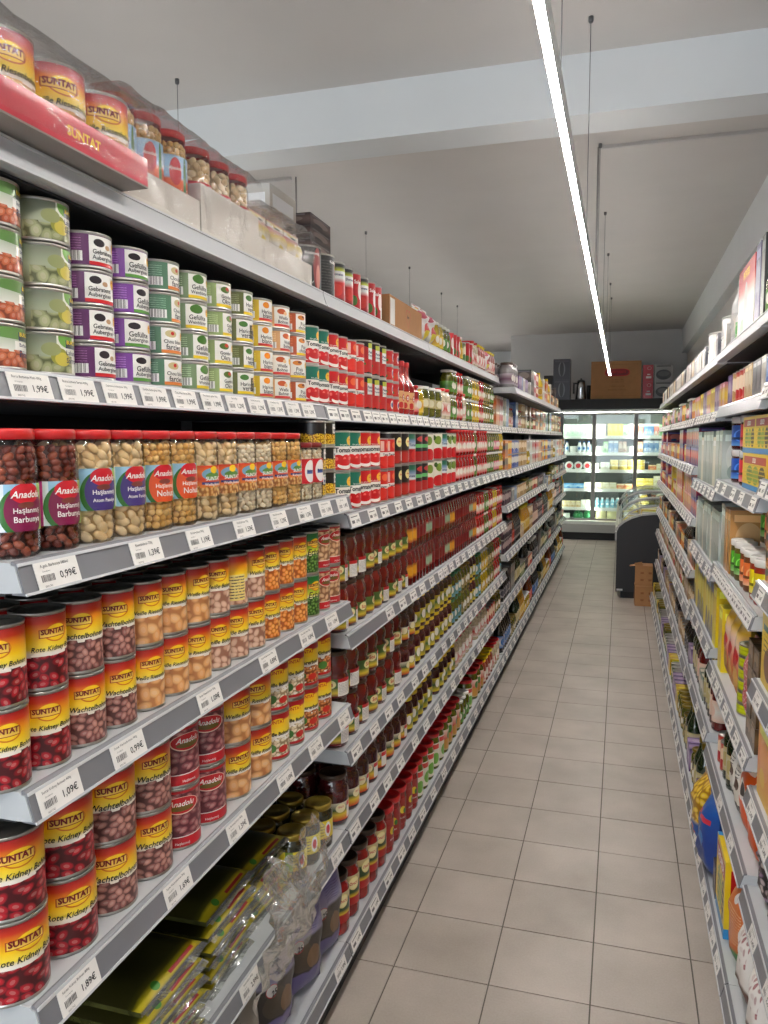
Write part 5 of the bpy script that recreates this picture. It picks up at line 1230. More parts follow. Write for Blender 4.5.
def spice(k, c, c2, ds):
    D['sp_' + k] = jar('spice_jar', 'spice jar with white lid and ' + ds + ' label', 'spice jars', .034, .128, plain('spice_' + k, c2, .3, coat=.6, var=.3, scale=90), M_LWHITE, l_cl('s' + k, c, tuple((x + 255) // 2 for x in c)), (.16, .70), [], neck=.93, sh=.76, lidh=.17)
spice('g', (80, 170, 40), (90, 80, 30), 'green'); spice('o', (236, 120, 60), (110, 60, 30), 'orange'); spice('y', (236, 214, 20), (150, 40, 24), 'yellow'); spice('p', (206, 60, 110), (120, 30, 40), 'pink')
gbox('b_silver', 'slim silver-green packet', (150, 166, 158), (196, 204, 196), .1, .05, .225); gbox('b_cream', 'slim cream packet', (226, 220, 196), (236, 232, 216), .1, .05, .2); gbox('b_kraft', 'kraft brown packet', (176, 120, 50), (196, 140, 70), .12, .07, .22)
gbox('b_tallyel', 'tall yellow packet', (236, 214, 20), (226, 190, 10), .1, .09, .235); gbox('b_bluey', 'tall blue and yellow packet', (40, 60, 110), (226, 206, 40), .1, .09, .235)
gbox('b_ob', 'flat orange and black box', (226, 140, 70), (60, 66, 60), .16, .11, .044); gbox('b_choc', 'dark brown box', (70, 50, 30), (110, 84, 50), .12, .08, .07)
# large red and white box on the right top shelf
l_rw2 = simplab('redwhitebox', [(0, (226, 222, 214)), (.5, (232, 226, 220)), (.68, (226, 120, 110)), (.8, (206, 40, 50)), (1, (206, 36, 48))], [('r', .3, .7, .8, .93, (226, 120, 60)), ('e', .5, .45, .1, .3, (196, 190, 186)), ('e', .3, .15, .12, .12, (120, 190, 120))])
D['rwb'] = carton('appliance_box', 'large red and white box', 'large boxes', .10, .34, .225, l_rw2, None, None, [('PATATES', .12, 0, .87, YE_, dict(bold=.02))])
gbox('b_pur2', 'tall plum box', (70, 60, 110), (96, 84, 130), .10, .085, .235); gbox('b_blk2', 'tall black box', (26, 26, 30), (40, 40, 46), .10, .06, .24); gbox('b_wh2', 'tall white carton', (226, 226, 220), (190, 196, 190), .10, .09, .2)
zT = 1.987
put(D['t_white'], RX + .04, 3.13, zT - .002 + .0006, PI, WR[0], simple=True)
gbot('t_gr2', 'small green-white bottle', M_WPL, M_RED, (110, 190, 110), .032, .15); put(D['t_gr2'], RX + .04, 3.04, zT, PI + .6, WR[0], simple=True)
put(D['rwb'], RX + .055, 2.79, zT, PI, WR[0]); put(D['b_pur2'], RX + .055, 2.56, zT, PI, WR[0]); put(D['b_blk2'], RX + .055, 2.475, zT, PI, WR[0])
run(-1, WR[0], zT, RX, 2.25, [(D['b_wh2'], 1, 1), (D['pg'], 1, 1)], True)
run(-1, WR[0], zT, RX, 1.7, [(D['b_wh2'], 4, 1)], True)
# second shelf near
run(-1, WR[1], 1.7776, RX, 2.25, [(D['b_blue'], 1, 1), (D['b_white'], 1, 1), (D['t_sh'], 0, 1), (D['b_grey'], 2, 1), (D['b_tan'], 2, 1), (D['c_red'], 3, 1), (D['c_tan'], 1, 1), (D['b_purple'], 1, 1)], True, 3.2)
run(-1, WR[1], 1.80, RX, 1.75, [(D['b_blue'], 2, 1), (D['b_white'], 3, 1)], True, 2.23)
# third shelf near
run(-1, WR[2], 1.507, RX, 2.25, [(D['lebw'], 1, 1)])
run(-1, WR[2], 1.507 + .1085, RX, 2.25, [(D['leb'], 2, 1)], gap=.004)
run(-1, WR[2], 1.507, RX, 2.715, [(D['cl_red'], 1, 2, 2)], jit=.1)
run(-1, WR[2], 1.507, RX, 2.92, [(D['cl_blue'], 1, 2, 2), (D['cl_blue'], 0, 2)], jit=.1)
run(-1, WR[2], 1.555, RX, 1.75, [(D['leb'], 2, 1)])
# fourth shelf near: spice jars in two rows
run(-1, WR[3], 1.193, RX, 2.36, [(D['sp_y'], 2, 1)], jit=.1)
run(-1, WR[3], 1.193, RX + .075, 2.50, [(D['sp_y'], 1, 2), (D['sp_p'], 1, 2)], jit=.1)
run(-1, WR[3], 1.193, RX, 2.56, [(D['sp_o'], 2, 1)], jit=.1)
run(-1, WR[3], 1.193, RX + .075, 2.68, [(D['sp_o'], 1, 2), (D['sp_g'], 1, 2)], jit=.1)
run(-1, WR[3], 1.193, RX, 2.76, [(D['sp_g'], 2, 1)], jit=.1)
run(-1, WR[3], 1.193, RX, 2.91, [(D['b_kraft'], 2, 1), (D['b_silver'], 3, 1)], True, 3.2)
run(-1, WR[3], 1.291, RX, 1.998, [(D['b_ob'], 2, 4)], True, 2.23)
# fifth shelf near
l_lime = simplab('lime', (196, 206, 20), [('l', 0, 1, 0, 1, 2, (170, 180, 10))])
D['lime'] = can('lime_tub', 'flat lime-green tub in a tall stack', 'lime tubs', l_lime, .047, .036, [], 20, plain('clear_rim', (200, 206, 190), .2, coat=.6), 'tub')
l_pk = simplab('pinkdot', (206, 96, 104), [('b', 0, 1, 0, 1, (214, 100, 110), (190, 60, 70), (240, 226, 222), 14, 24, .7, 0)])
D['pinkb'] = bag('sweet_bag', 'pink dotted bag of sweets', 'pink sweet bags', .07, .11, .25, l_pk, 4)
l_nd = simplab('noodpack', [(0, (226, 150, 60)), (.4, (214, 120, 90)), (.7, (226, 196, 180)), (.86, (236, 190, 40)), (1, (236, 220, 170))], [('e', .5, .55, .3, .12, (206, 40, 44)), ('e', .5, .3, .3, .12, (236, 180, 90))])
D['ndp'] = bag('snack_bag', 'tall pink and orange snack bag', 'snack bags', .07, .12, .27, l_nd, 11)
l_or = simplab('orangebag', [(0, (226, 84, 24)), (1, (236, 100, 30))], [('e', .5, .6, .26, .14, (236, 232, 226)), ('e', .5, .6, .16, .09, (60, 50, 50)), ('r', .1, .9, .85, .9, (240, 220, 200))])
D['orb'] = bag('snack_bag', 'bright orange snack bag', 'orange snack bags', .09, .14, .24, l_or, 13)
zz = .8076
run(-1, WR[4], zz, RX, 2.255, [(D['b_choc'], 2, 4)], True)
run(-1, WR[4], zz, RX, 2.43, [(D['pinkb'], 1, 1)])
col(-1, WR[4], zz, RX, 2.605, D['lime'], 6, 1); 
run(-1, WR[4], zz, RX, 2.66, [(D['ndp'], 3, 1)])
run(-1, WR[4], zz, RX, 3.04, [(D['b_tallyel'], 1, 1)])
l_yb = simplab('yelbox', [(0, (226, 190, 30)), (1, (246, 206, 20))], [('e', .5, .3, .3, .2, (120, 60, 30)), ('r', .1, .9, .7, .78, (40, 90, 50)), ('l', .15, .85, .4, .65, 14, (60, 50, 20))])
D['ybox'] = carton('snack_box', 'big yellow snack box', 'yellow snack boxes', .14, .18, .2, l_yb)
run(-1, WR[4], 1.028, RX, 1.85, [(D['ybox'], 2, 1)])
# sixth shelf near
l_bw = simplab('bwpack', (232, 228, 220), [('r', 0, 1, 0, .25, (40, 40, 36)), ('e', .5, .6, .3, .15, (90, 60, 40)), ('l', .2, .8, .7, .9, 20)])
D['bwp'] = bag('coffee_bag', 'white and black coffee bag', 'coffee bags', .07, .11, .19, l_bw, 17)
zz = .4776
run(-1, WR[5], zz, RX, 2.25, [(D['orb'], 2, 1), (D['bwp'], 2, 1), (D['t_green'], 2, 1), (D['c_red'], 2, 1)], False, 3.2)
gbox('b_yo', 'yellow and orange biscuit box', (240, 190, 40), (236, 130, 30), .14, .16, .2)
run(-1, WR[5], .7326, RX, 1.88, [(D['b_yo'], 2, 1)], True)
l_cd = simplab('candy', (54, 48, 46), [('b', 0, 1, 0, 1, (110, 60, 130), (210, 200, 190), (44, 40, 40), 7, 10, .42, 0)])
D['candy'] = bag('sweet_bag', 'purple and white wrapped sweets bag', 'wrapped sweets bags', .09, .15, .2, l_cd, 19, rough=.01)
run(-1, WR[6], .4506, RX, 1.60, [(D['candy'], 4, 1)])
# lowest shelf near
l_pasta = simplab('pasta', [(0, (36, 84, 160)), (.35, (40, 90, 170)), (.42, (226, 196, 120)), (.6, (230, 180, 60)), (1, (240, 206, 40))], [('b', 0, 1, .42, 1.1, (246, 214, 60), (226, 180, 40), (170, 120, 20), 7, 9, .5), ('e', .5, .25, .3, .08, (206, 60, 60))])
D['pasta'] = bag('pasta_bag', 'yellow pasta bag with blue foot', 'pasta bags', .1, .17, .25, l_pasta, 23, rough=.008)
l_blue = simplab('bluebag', [(0, (20, 70, 150)), (.5, (26, 60, 140)), (1, (30, 90, 170))], [('r', .1, .9, .75, .82, (206, 50, 70)), ('e', .6, .5, .2, .14, (60, 130, 200))])
D['blueb'] = bag('crisps_bag', 'shiny blue crisps bag', 'blue crisps bags', .1, .17, .25, l_blue, 29, rough=.01)
l_og = simplab('oranggreen', [(0, (40, 120, 60)), (.25, (50, 130, 70)), (.3, (206, 110, 50)), (1, (214, 120, 60))], [('l', .1, .9, .35, .75, 26, (236, 190, 150)), ('e', .5, .14, .24, .08, (120, 190, 120)), ('e', .55, .85, .12, .06, (226, 226, 226))])
D['ogb'] = bag('seed_bag', 'orange and green seed bag', 'orange green bags', .09, .16, .235, l_og, 31)
l_wb = simplab('whitebag', [(0, (90, 56, 44)), (.3, (96, 60, 46)), (.34, (236, 232, 228)), (1, (240, 236, 232))], [('b', .3, .8, .55, .85, (150, 40, 60), (236, 232, 228), (240, 236, 232), 9, 9, .35, 0)])
D['wb'] = bag('flour_bag', 'white paper bag with brown window', 'white bags', .1, .18, .232, l_wb, 37)
zb = .1568
run(-1, WR[6], zb, RXB, 1.70, [(D['wb'], 3, 1), (D['ogb'], 1, 1)], False, 2.5)
run(-1, WR[6], zb, RXB, 2.44, [(D['lebb'], 1, 1)]); run(-1, WR[6], zb, RXB, 2.655, [(D['b_black'], 1, 1)], True)
run(-1, WR[6], zb, RXB - .04, 2.76, [(D['blueb'], 1, 1)]); run(-1, WR[6], zb, RXB - .045, 2.95, [(D['pasta'], 1, 1)])
# rest of the nearest right bay
run(-1, WR[0], zT, RX, 1.10, [(D['b_tan'], 3, 1), (D['b_white'], 4, 1)], True, 1.69)
run(-1, WR[1], 1.80, RX, 1.10, [(D['b_tan'], 4, 1), (D['b_purple'], 3, 1)], True, 1.74)
run(-1, WR[2], 1.555, RX, 1.10, [(D['leb'], 2, 1), (D['b_pkl'], 1, 1)], False, 1.74)
run(-1, WR[3], 1.291, RX, 1.10, [(D['b_ob'], 7, 4)], True, 1.99)
run(-1, WR[4], 1.028, RX, 1.10, [(D['b_brown'], 5, 2), (D['b_maroon'], 4, 2)], True, 1.84)
run(-1, WR[5], .7326, RX, 1.10, [(D['b_yo'], 4, 1)], True, 1.87)
run(-1, WR[6], .4506, RX, 1.10, [(D['bwp'], 4, 1)], True, 1.59)
run(-1, WR[6], zb, RXB, 1.10, [(D['wb'], 3, 1)], True, 1.69)
# third right bay
D['f_tubw'] = jar('white_tub', 'wide white plastic tub', 'white tubs', .09, .075, M_WPL, M_LWHITE, None, neck=.98, sh=.8)
y0, y1 = 3.22, 4.19
blocks(-1, WR[0], 1.9786, RX, y0, y1, [(D['b_white'], 1, 1), (D['f_tubw'], 1, 2), (D['b_grey'], 1, 1), (D['b_white'], 2, 1)])
blocks(-1, WR[1], 1.765, RX, y0, y1, [(D['b_pink'], 2, 1), (D['b_purple'], 2, 1), (D['b_yel'], 2, 1)])
blocks(-1, WR[2], 1.463, RX, y0, y1, [(D['b_silver'], 4, 1), (D['b_cream'], 2, 1), (D['b_silver'], 3, 1)])
blocks(-1, WR[3], 1.153, RX, y0, y1, [(D['b_silver'], 5, 1), (D['b_cream'], 1, 1)])
blocks(-1, WR[4], .853, RX, y0, y1, [(D['b_tallyel'], 1, 1), (D['b_bluey'], 3, 1)])
blocks(-1, WR[5], .518, RX, y0, y1, [(D['t_red'], 2, 1), (D['t_green'], 3, 1), (D['b_green'], 2, 1)])
blocks(-1, WR[6], zb, RXB, y0, y1, [(D['b_purple'], 2, 1), (D['t_green'], 2, 1), (D['po'], 2, 1)])
fr = [(WR[0], 1.979, RX, [(D['b_white'], 3, 1), (D['b_grey'], 2, 1), (D['b_tan'], 2, 1), (D['b_black'], 1, 1), (D['b_white'], 2, 1)]),
      (WR[1], 1.761, RX, [(D['b_pink'], 3, 1), (D['c_or'], 3, 1), (D['b_purple'], 2, 1), (D['pp'], 3, 1), (D['c_gr'], 3, 1)]),
      (WR[2], 1.518, RX, [(D['b_br'], 4, 2), (D['b_br'], 3, 2), (D['c_or'], 3, 1), (D['b_maroon'], 3, 1), (D['c_red'], 3, 1)]),
      (WR[3], 1.261, RX, [(D['b_br'], 3, 2), (D['b_pkl'], 4, 2), (D['b_yel'], 1, 2), (D['c_red'], 3, 1), (D['c_or'], 3, 1)]),
      (WR[4], .998, RX, [(D['ndp'], 0, 1), (D['b_orange'], 2, 1), (D['b_pkl'], 1, 1), (D['b_tan'], 2, 1), (D['t_sh'], 4, 1), (D['c_or'], 3, 1)]),
      (WR[5], .783, RX, [(D['c_tan'], 4, 1), (D['b_brown'], 3, 1), (D['po'], 3, 1), (D['c_red'], 2, 1)]),
      (WR[7], .483, RX, [(D['b_purple'], 2, 1), (D['t_sh'], 4, 1), (D['c_tan'], 4, 1), (D['b_brown'], 3, 1)]),
      (WR[6], zb, RXB, [(D['po'], 4, 1), (D['b_yel'], 2, 1), (D['b_purple'], 3, 1), (D['c_gr'], 4, 1)])]
for wh, z, xf, sq in fr:
    for i, (a, b) in enumerate([(4.21, 5.19), (5.21, 6.19), (6.21, 7.19), (7.21, 8.07)]):
        k = i % len(sq)
        q = [s for s in sq[k:] + sq[:k] if s[1] > 0]
        blocks(-1, wh, z, xf, a, b, q)
# ================================================================== REFRIGERATOR AT THE END
FY = 13.2
M_FRW = plain('fridge_white', (222, 226, 224), .4, coat=.2); M_FRG = plain('fridge_grey', (160, 161, 158), .45, coat=.1); M_FRB = plain('fridge_black', (16, 16, 18), .5)
M_FIN = plain('fridge_inside', (96, 100, 98), .6)
M_FLED = emit('fridge_light_strip', (1.0, 0.98, 0.86, 1), FRIDGE_STRENGTH)
DX = [-1.07, -.43, .215, .86]        # door posts
fr_ = tag(empty('refrigerated_cabinet', (0, FY, 0)), 'tall lit glass-door refrigerator closing the end of the aisle', 'refrigerator')
x0, x1 = -1.12, .90
body = MB().box(x0, x0 + .05, .02, .78, .31, 2.08, M_FRW).box(x1 - .05, x1, .02, .78, .31, 2.08, M_FRW)
body.box(x0 + .05, x1 - .05, .70, .78, .31, 2.08, M_FIN).box(x0, x1, .02, .78, 2.08, 2.12, M_FRW).box(x0, x1, .02, .78, .26, .31, M_FRW)
obj('cabinet_body', body, fr_)
obj('header', MB().box(x0, x1, -.06, .80, 2.122, 2.285, M_FRB), fr_)
obj('base_panel', MB().box(x0, x1, -.02, .78, .13, .258, M_FRG), fr_)
obj('base_recess', MB().box(x0 + .03, x1 - .03, .06, .76, 0, .128, M_FRB), fr_)
SHZ = [1.69, 1.42, 1.14, .83, .52, .315]
for z in SHZ[:-1]:
    s = obj('shelf', MB().box(x0 + .052, x1 - .052, .12, .69, z - .03, z, M_FRW), fr_)
    obj('shelf_lip', MB().box(x0 + .052, x1 - .052, .105, .119, z - .038, z + .012, M_WHITE), s)
obj('light_strip', MB().box(x0 + .06, x1 - .06, .03, .055, 2.055, 2.078, M_FLED), fr_)
for i in range(3):
    a, b = DX[i] + .002, DX[i + 1] - .002
    dr = obj('door', MB().box(a, a + .03, -.02, .018, .33, 2.07, M_FRG).box(b - .03, b, -.02, .018, .33, 2.07, M_FRG).box(a + .03, b - .03, -.02, .018, .33, .36, M_FRG).box(a + .03, b - .03, -.02, .018, 2.035, 2.07, M_FRG), fr_)
    obj('pane', MB().box(a + .031, b - .031, -.003, .003, .362, 2.033, M_PANE), dr)
    obj('handle', MB().box(b - .024, b - .008, -.05, -.022, .9, 1.5, M_FRG), dr)
for xx in (DX[0] + .045, DX[1], DX[2], DX[3] - .045):
    obj('post', MB().box(xx - .014, xx + .014, .020, .05, .33, 2.07, M_FRG), fr_)
    obj('light_strip', MB().box(xx - .010, xx + .010, .0505, .07, .36, 2.04, M_FLED), fr_)
def fitem(d, x, z, where, tier='', dy=0.0):
    put(d, x, FY + .135 + d.dx + dy, z + .0008, -PI / 2, where, tier, 0, True, 'left')
def fbox(k, dsc, c1, c2, w, h): gbox(k, dsc, c1, c2, .07, w, h); D[k].dx = .035
fbox('f_gw', 'green and white milk carton', (196, 226, 206), (226, 236, 226), .075, .2); fbox('f_pw', 'pink and white milk carton', (226, 206, 200), (236, 230, 222), .075, .2); fbox('f_y', 'yellow juice carton', (246, 206, 30), (246, 220, 60), .075, .2)
fbox('f_g', 'green carton', (120, 180, 110), (206, 226, 196), .075, .19); fbox('f_rw', 'red-striped white carton', (226, 214, 206), (220, 120, 110), .075, .2); fbox('f_bw', 'blue and white carton', (210, 222, 236), (90, 140, 206), .075, .2)
fbox('f_br', 'brown coffee drink carton', (150, 110, 90), (206, 180, 160), .06, .19); fbox('f_bl', 'blue box of cheese', (50, 130, 200), (150, 200, 236), .15, .09); fbox('f_cr', 'cream box of cheese', (226, 216, 176), (240, 232, 206), .11, .11); fbox('f_or', 'orange-marked cream box', (236, 196, 140), (226, 120, 70), .12, .09)
fbox('f_ye', 'yellow butter box', (236, 206, 70), (246, 226, 130), .13, .06); fbox('f_bg', 'beige cheese pack', (206, 176, 130), (226, 206, 170), .08, .11); fbox('f_wp', 'pale wrapped pack', (226, 226, 210), (236, 236, 224), .07, .13)
D['f_bot'] = bottle('milk_bottle', 'white ayran bottle with blue label', 'ayran bottles', .033, .19, M_WPL, M_BLB, simplab('fbot', (190, 214, 232), [('e', .5, .5, .1, .3, (60, 110, 180))]), (.2, .6), [], 12, .5, .6)
D['f_lb'] = bottle('milk_bottle', 'light blue drink bottle', 'light blue bottles', .036, .17, plain('lightblue_plastic', (150, 206, 222), .3, coat=.4), M_LWHITE, simplab('flb', (120, 190, 214), [('e', .5, .5, .1, .3, (226, 240, 244))]), (.2, .6), [], 12, .5, .65)
D['f_tub'] = jar('yoghurt_tub', 'yellow yoghurt tub', 'yoghurt tubs', .065, .085, plain('yellow_tub', (240, 214, 110), .4), plain('pale_lid', (240, 230, 180), .4), None, neck=.98, sh=.8)
D['f_wt'] = jar('yoghurt_tub', 'white yoghurt tub', 'yoghurt tubs', .06, .11, M_WPL, M_LWHITE, None, neck=.98, sh=.8)
D['f_bk'] = jar('yoghurt_bucket', 'cream yoghurt bucket', 'yoghurt buckets', .085, .17, plain('cream_tub', (232, 224, 170), .4), plain('cream_lid', (240, 236, 200), .4), None, neck=.98, sh=.8)
# round cheese seen face on
rc = MB()
rc.lathe([(0, -.02), (.066, -.02), (.07, -.014), (.07, .014), (.066, .02), (.05, .021), (0, .021)], 20, M_WPL)
R90 = Matrix.Rotation(PI / 2, 4, 'Y')
rcm = MB().add(rc, Matrix.Translation((0, 0, .07)) @ R90)
rl = MB().lathe([(0, .0212), (.04, .0214)], 18, plain('cheese_red_seal', (206, 60, 70), .4)); rlm = MB().add(rl, Matrix.Translation((0, 0, .07)) @ R90)
D['f_rc'] = Design('round_cheese', 'cheese', 'round white cheese with red seal', 'round cheeses', .03, .071, .14, [('rind', rcm), ('seal', rlm)])
gl_ = MB().lathe([(0, -.012), (.075, -.012), (.08, -.006), (.08, .008), (.075, .012), (0, .012)], 22, M_GREEN); glm = MB().add(gl_, Matrix.Translation((0, 0, .08)) @ R90)
hub = MB().add(MB().lathe([(.03, .0122), (.034, .016), (.03, .02), (0, .02)], 18, plain('lid_green_hub', (60, 150, 90), .4)), Matrix.Translation((0, 0, .08)) @ R90)
D['f_gl'] = Design('tub_lid', 'lid', 'round green plastic lid', 'green lids', .02, .081, .16, [('lid_disc', glm), ('hub', hub)])
def frow(si, x, seq, x1=.83):
    wh = ['fridge top shelf', 'fridge second shelf', 'fridge third shelf', 'fridge fourth shelf', 'fridge fifth shelf', 'fridge floor'][si]
    for k, n, t in seq:
        if k is None: x += n; continue
        d = D[k]
        for i in range(n):
            if x + 2 * d.dy > x1: return
            for q in range(t):
                put(d, x + d.dy, FY + .14 + d.dx, SHZ[si] + .0008 + q * (d.h + .0008), -PI / 2 + random.uniform(-.02, .02), wh, TIERS[t][q], 0, True, 'left')
            x += 2 * d.dy + .004
SHZ[5] = .3105
frow(0, -1.04, [('f_gw', 4, 1), ('f_gw', 3, 1), ('f_pw', 3, 1), (None, .03, 0), ('f_y', 3, 1), ('f_g', 1, 1), ('f_rw', 3, 1), ('f_bw', 2, 1), ('f_rw', 1, 1), ('f_g', 2, 1), ('f_y', 1, 1), ('f_pw', 4, 1)])
frow(1, -1.04, [('f_bot', 3, 1), ('f_wt', 1, 1), ('f_bot', 4, 1), ('f_wt', 1, 1), ('f_g', 1, 1), ('f_bw', 2, 1), ('f_br', 2, 1), ('f_wt', 1, 1), ('f_br', 2, 1), ('f_bw', 3, 1), ('f_pw', 2, 1)])
frow(2, -1.04, [('f_rc', 4, 1), ('f_cr', 1, 1), (None, .02, 0), ('f_wp', 2, 1), ('f_tub', 4, 2), (None, .05, 0), ('f_or', 1, 1), ('f_cr', 3, 1)])
frow(3, -1.04, [('f_bl', 3, 1), ('f_cr', 1, 1), (None, .06, 0), ('f_cr', 3, 1), ('f_or', 2, 1), (None, .05, 0), ('f_ye', 2, 3), ('f_cr', 1, 2)])
frow(4, -1.04, [('f_bg', 5, 1), ('f_wp', 2, 1), ('f_lb', 6, 1), (None, .12, 0), ('f_lb', 3, 1), ('f_wt', 2, 1)])
frow(5, -1.04, [('f_wt', 2, 1), (None, .04, 0), ('f_gl', 2, 1), (None, .03, 0), ('f_bk', 6, 1)])
# things standing on the refrigerator
zt = 2.2858
big = tag(empty('cardboard_box', (-.115, FY + .25, zt)), 'big brown cardboard box with red oval on the refrigerator', 'box')
obj('box_body', MB().box(-.385, .385, -.2, .2, 0, .60, M_CARTON), big)
pm = MB()
def Pf(a, b, o=.2012): return (a, -o, b)
def disc(mb, ca, cb, ra, rb, mat, o):
    n = 28; b0 = len(mb.v)
    for k in range(n):
        t_ = 2 * PI * k / n
        x_, z_ = math.cos(t_), math.sin(t_)
        x_ = math.copysign(abs(x_) ** .5, x_); z_ = math.copysign(abs(z_) ** .7, z_)
        mb.v.append(Pf(ca + ra * x_, cb + rb * z_, o))
    mb.face(tuple(range(b0, b0 + n)), mat)
disc(pm, .02, .42, .19, .06, R_, .2010); disc(pm, .02, .42, .175, .048, MR_, .2013)
pm.text('maryam', .27, lambda a, b: Pf(.02 + a, .42 + b, .2017), R_, 0, .02, .06)
for (s_, w_, z_) in (('ALÜMİNYUM', .26, .31), ('TENCERE SETİ', .28, .275), ('3 PARÇA 24 CM', .36, .20), ('MADE IN TÜRKIYE', .34, .15)):
    pm.text(s_, w_, lambda a, b, z=z_: Pf(.02 + a, z + b, .2013), M_CARTOND, 0, .015, .03)
for q in ((-.34, .34, .545, .549), (-.34, .34, .05, .054)): pm.quad(Pf(q[0], q[2]), Pf(q[1], q[2]), Pf(q[1], q[3]), Pf(q[0], q[3]), M_CARTOND)
obj('printed_front', pm, big)
obj('tape', MB().box(-.03, .03, -.2, .2, .6002, .6008, plain('packing_tape_brown', (170, 120, 70), .3, coat=.5)), big)
def tbox(label, x, w, h, z, front, texts=(), yo=.2, group='boxes on the refrigerator'):
    o = tag(empty('appliance_box', (x, FY + yo, z)), label, 'box', group)
    b = obj('box_body', MB().box(-w / 2, w / 2, -.12, .12, 0, h, front), o)
    tx = MB()
    for s_, tw, a, zc, m in texts: tx.text(s_, tw, lambda p, q, a=a, zc=zc: (a * w + p, -.1208, zc * h + q), m, 0, .02)
    if texts: obj('lettering', tx, b)
    return o
l_bx = simplab('darkappl', (44, 38, 50), [('e', .5, .5, .2, .36, (120, 120, 124)), ('e', .5, .5, .12, .36, (30, 28, 34)), ('r', .1, .9, .86, .93, (70, 64, 74))])
l_bx2 = simplab('redappl', (186, 24, 44), [('e', .6, .8, .2, .1, (230, 200, 200)), ('e', .6, .8, .17, .085, (186, 24, 44)), ('r', .3, .8, .2, .32, (236, 220, 220)), ('r', .4, .7, .4, .46, (236, 220, 220))])
l_bx3 = simplab('potbox', (150, 146, 146), [('e', .5, .4, .42, .3, (40, 38, 40)), ('e', .5, .45, .3, .16, (90, 86, 86)), ('r', .1, .9, .86, .95, (60, 58, 60))])
tbox('lower dark appliance box on the refrigerator', -.965, .27, .33, zt, l_bx); tbox('upper dark appliance box on the refrigerator', -.965, .27, .33, zt + .331, l_bx)
tbox('low dark box behind the appliance boxes', -1.28 + .10, .14, .40, zt, plain('dark_box', (50, 44, 44), .5))
for k, z_ in enumerate((zt, zt + .266)):
    tbox(('lower' if k == 0 else 'upper') + ' red appliance box right of the brown box', .375, .155, .264, z_, l_bx2)
    tbox(('lower' if k == 0 else 'upper') + ' grey pot box right of the red boxes', .605, .27, .264, z_, l_bx3)
pot = tag(empty('steel_pot', (-.66, FY + .18, zt)), 'tall shiny steel coffee pot on the refrigerator', 'pot')
obj('pot_body', MB().lathe([(0, 0), (.085, 0), (.088, .01), (.07, .18), (.072, .19), (.062, .30), (0, .30)], 24, plain('polished_steel', (196, 196, 198), .15, .95)), pot)
obj('pot_lid', MB().lathe([(.064, .3005), (.05, .32), (.012, .33), (.012, .35), (0, .352)], 24, M_STEEL), pot)
obj('pot_handle', MB().box(-.13, -.10, -.012, .012, .10, .28, M_BLACK).box(-.10, -.065, -.012, .012, .255, .28, M_BLACK), pot)
blk = tag(empty('dark_canister', (-.535, FY + .16, zt)), 'small black canister beside the steel pot', 'canister')
obj('canister_body', MB().lathe([(0, 0), (.03, 0), (.03, .2), (.028, .21), (0, .21)], 18, M_BLACK), blk)
obj('canister_lid', MB().lathe([(.031, .2105), (.031, .23), (0, .232)], 18, M_FRB), blk)

# ================================================================== CURVED FREEZER
M_DK = plain('freezer_charcoal', (44, 45, 49), .5, var=.05, scale=6); M_ALU = plain('freezer_trim', (176, 176, 174), .35, .3)
fz_ = tag(empty('display_freezer', (0, 8.45, 0)), 'charcoal curved-glass freezer on the right before the refrigerator', 'freezer')
FX0, FX1, FL = -.025, .80, 3.7
arc = [(FX0, .70), (FX0 + .02, .745), (FX0 + .07, .79), (FX0 + .14, .832), (FX0 + .24, .866), (FX0 + .36, .88), (FX1, .88)]
sidep = [(FX0, .07)] + arc + [(FX1, .07)]
for y0_, nm in ((0, 'end_panel'), (FL - .04, 'end_panel')):
    obj(nm, MB().prism_y(sidep[::-1], y0_, y0_ + .04, M_DK), fz_)
    tr = MB()
    for (a, b), (c, d_) in zip(arc[:-1], arc[1:]):
        nx, nz = -(d_ - b), (c - a); L_ = math.hypot(nx, nz); nx, nz = nx / L_ * .022, nz / L_ * .022
        tr.prism_y([(a, b + .0006), (c, d_ + .0006), (c + nx, d_ + nz), (a + nx, b + nz)], y0_ - .006, y0_ + .046, M_ALU)
    obj('curved_trim', tr, fz_)
obj('front_body', MB().box(FX0 + .01, FX0 + .05, .041, FL - .041, .07, .66, M_FRW), fz_)
obj('bumper', MB().box(FX0 - .018, FX0 + .009, .03, FL - .03, .60, .69, M_ALU), fz_)
obj('plinth', MB().box(FX0 + .05, FX1 - .03, .03, FL - .03, 0, .069, M_FRB), fz_)
obj('well_floor', MB().box(FX0 + .051, FX1 - .041, .041, FL - .041, .34, .36, M_FRW), fz_)
obj('back_body', MB().box(FX1 - .04, FX1, .041, FL - .041, .07, .86, M_DK), fz_)
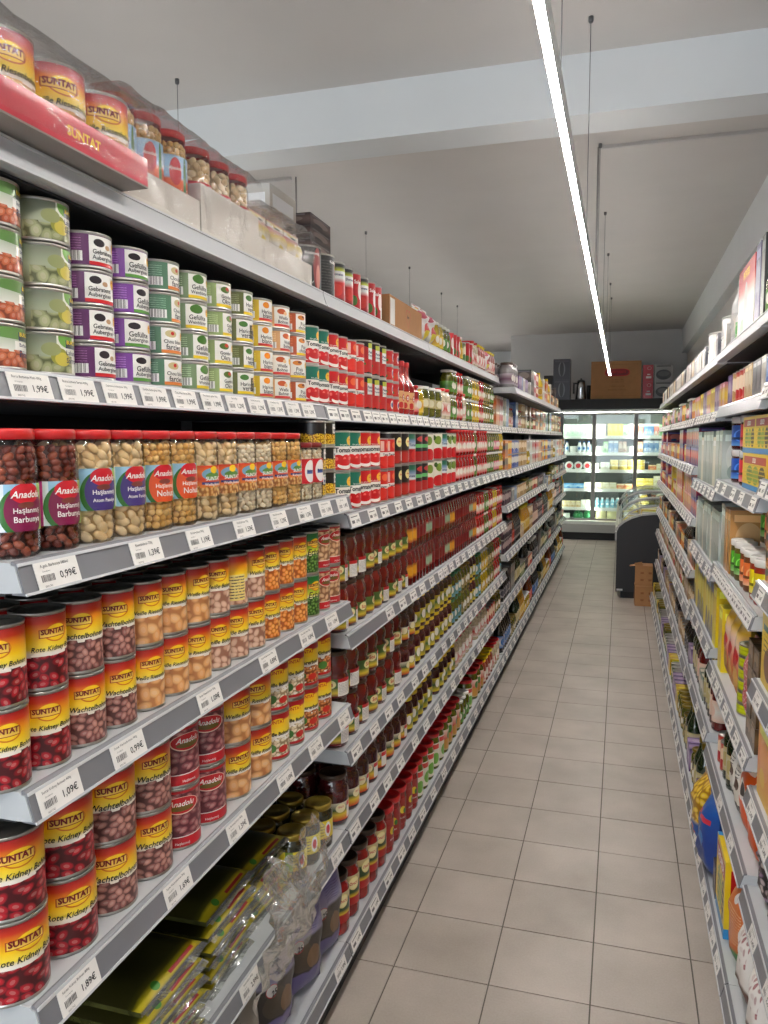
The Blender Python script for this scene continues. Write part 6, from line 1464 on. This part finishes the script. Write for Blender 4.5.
def garc(y0_, y1_):
    # curved glass lid
    pts = [(FX0 + .02, .70), (FX0 + .05, .80), (FX0 + .12, .88), (FX0 + .24, .935), (FX0 + .40, .955), (FX1 - .05, .955)]
    g_ = MB()
    for (a, b), (c, d_) in zip(pts[:-1], pts[1:]): g_.quad((a, y0_, b), (a, y1_, b), (c, y1_, d_), (c, y0_, d_), M_PANE, smooth=True)
    o = obj('glass_lid', g_, fz_)
    for yy in (y0_, y1_ - .02):
        fm = MB()
        for (a, b), (c, d_) in zip(pts[:-1], pts[1:]):
            fm.prism_y([(a, b + .002), (c, d_ + .002), (c, d_ + .02), (a - .006, b + .016)], yy, yy + .02, M_ALU)
        obj('lid_frame', fm, o)
for k in range(3): garc(.10 + k * 1.2, 1.28 + k * 1.2)
obj('badge', MB().box(FX0 + .01, FX0 + .07, -.0016, -.0004, .08, .10, M_WHITE), fz_)
fbox('z_cr', 'cream frozen food box', (226, 210, 150), (240, 230, 190), .2, .14); fbox('z_ye', 'yellow frozen food box', (236, 206, 90), (246, 226, 140), .2, .14); fbox('z_wh', 'white frozen food box', (226, 226, 220), (206, 200, 190), .2, .14)
k = 0
for j in range(9):
    for i in range(3):
        dd = D[['z_cr', 'z_wh', 'z_ye'][(i + j) % 3]]
        for q in range(3 if i else 2):
            put(dd, .138 + i * .213, 8.75 + j * .36, .361 + q * .1425, -PI / 2 + .05 * ((j % 3) - 1), 'glass-topped freezer', TIERS[3][q], 0, True, 'front')
# cartons on the floor beside the freezer
for k, (z_, r_) in enumerate(((.0, .03), (.2025, -.02))):
    o = tag(empty('cardboard_box', (.243, 8.20, z_ + .0006), r_), ('lower' if k == 0 else 'upper open') + ' brown carton stacked on the floor by the freezer', 'box', 'cartons on the floor')
    obj('box_body', MB().box(-.083, .083, -.10, .10, 0, .20, M_CARTON), o)
    st = MB()
    for a in (-.03, .045):
        for b in (.05, .12): st.quad((a, -.1006, b), (a + .03, -.1006, b), (a + .03, -.1006, b + .02), (a, -.1006, b + .02), M_CARTOND)
    obj('stamp', st, o)
    if k == 1:
        fl = MB(); 
        fl.quad((-.083, -.10, .2006), (-.01, -.10, .2006), (-.02, -.115, .245), (-.09, -.112, .228), M_CARTON); fl.quad((-.083, .0, .2006), (-.083, -.1, .2006), (-.135, -.1, .19), (-.135, 0, .19), M_CARTON)
        obj('open_flap', fl, o)

write_labels()
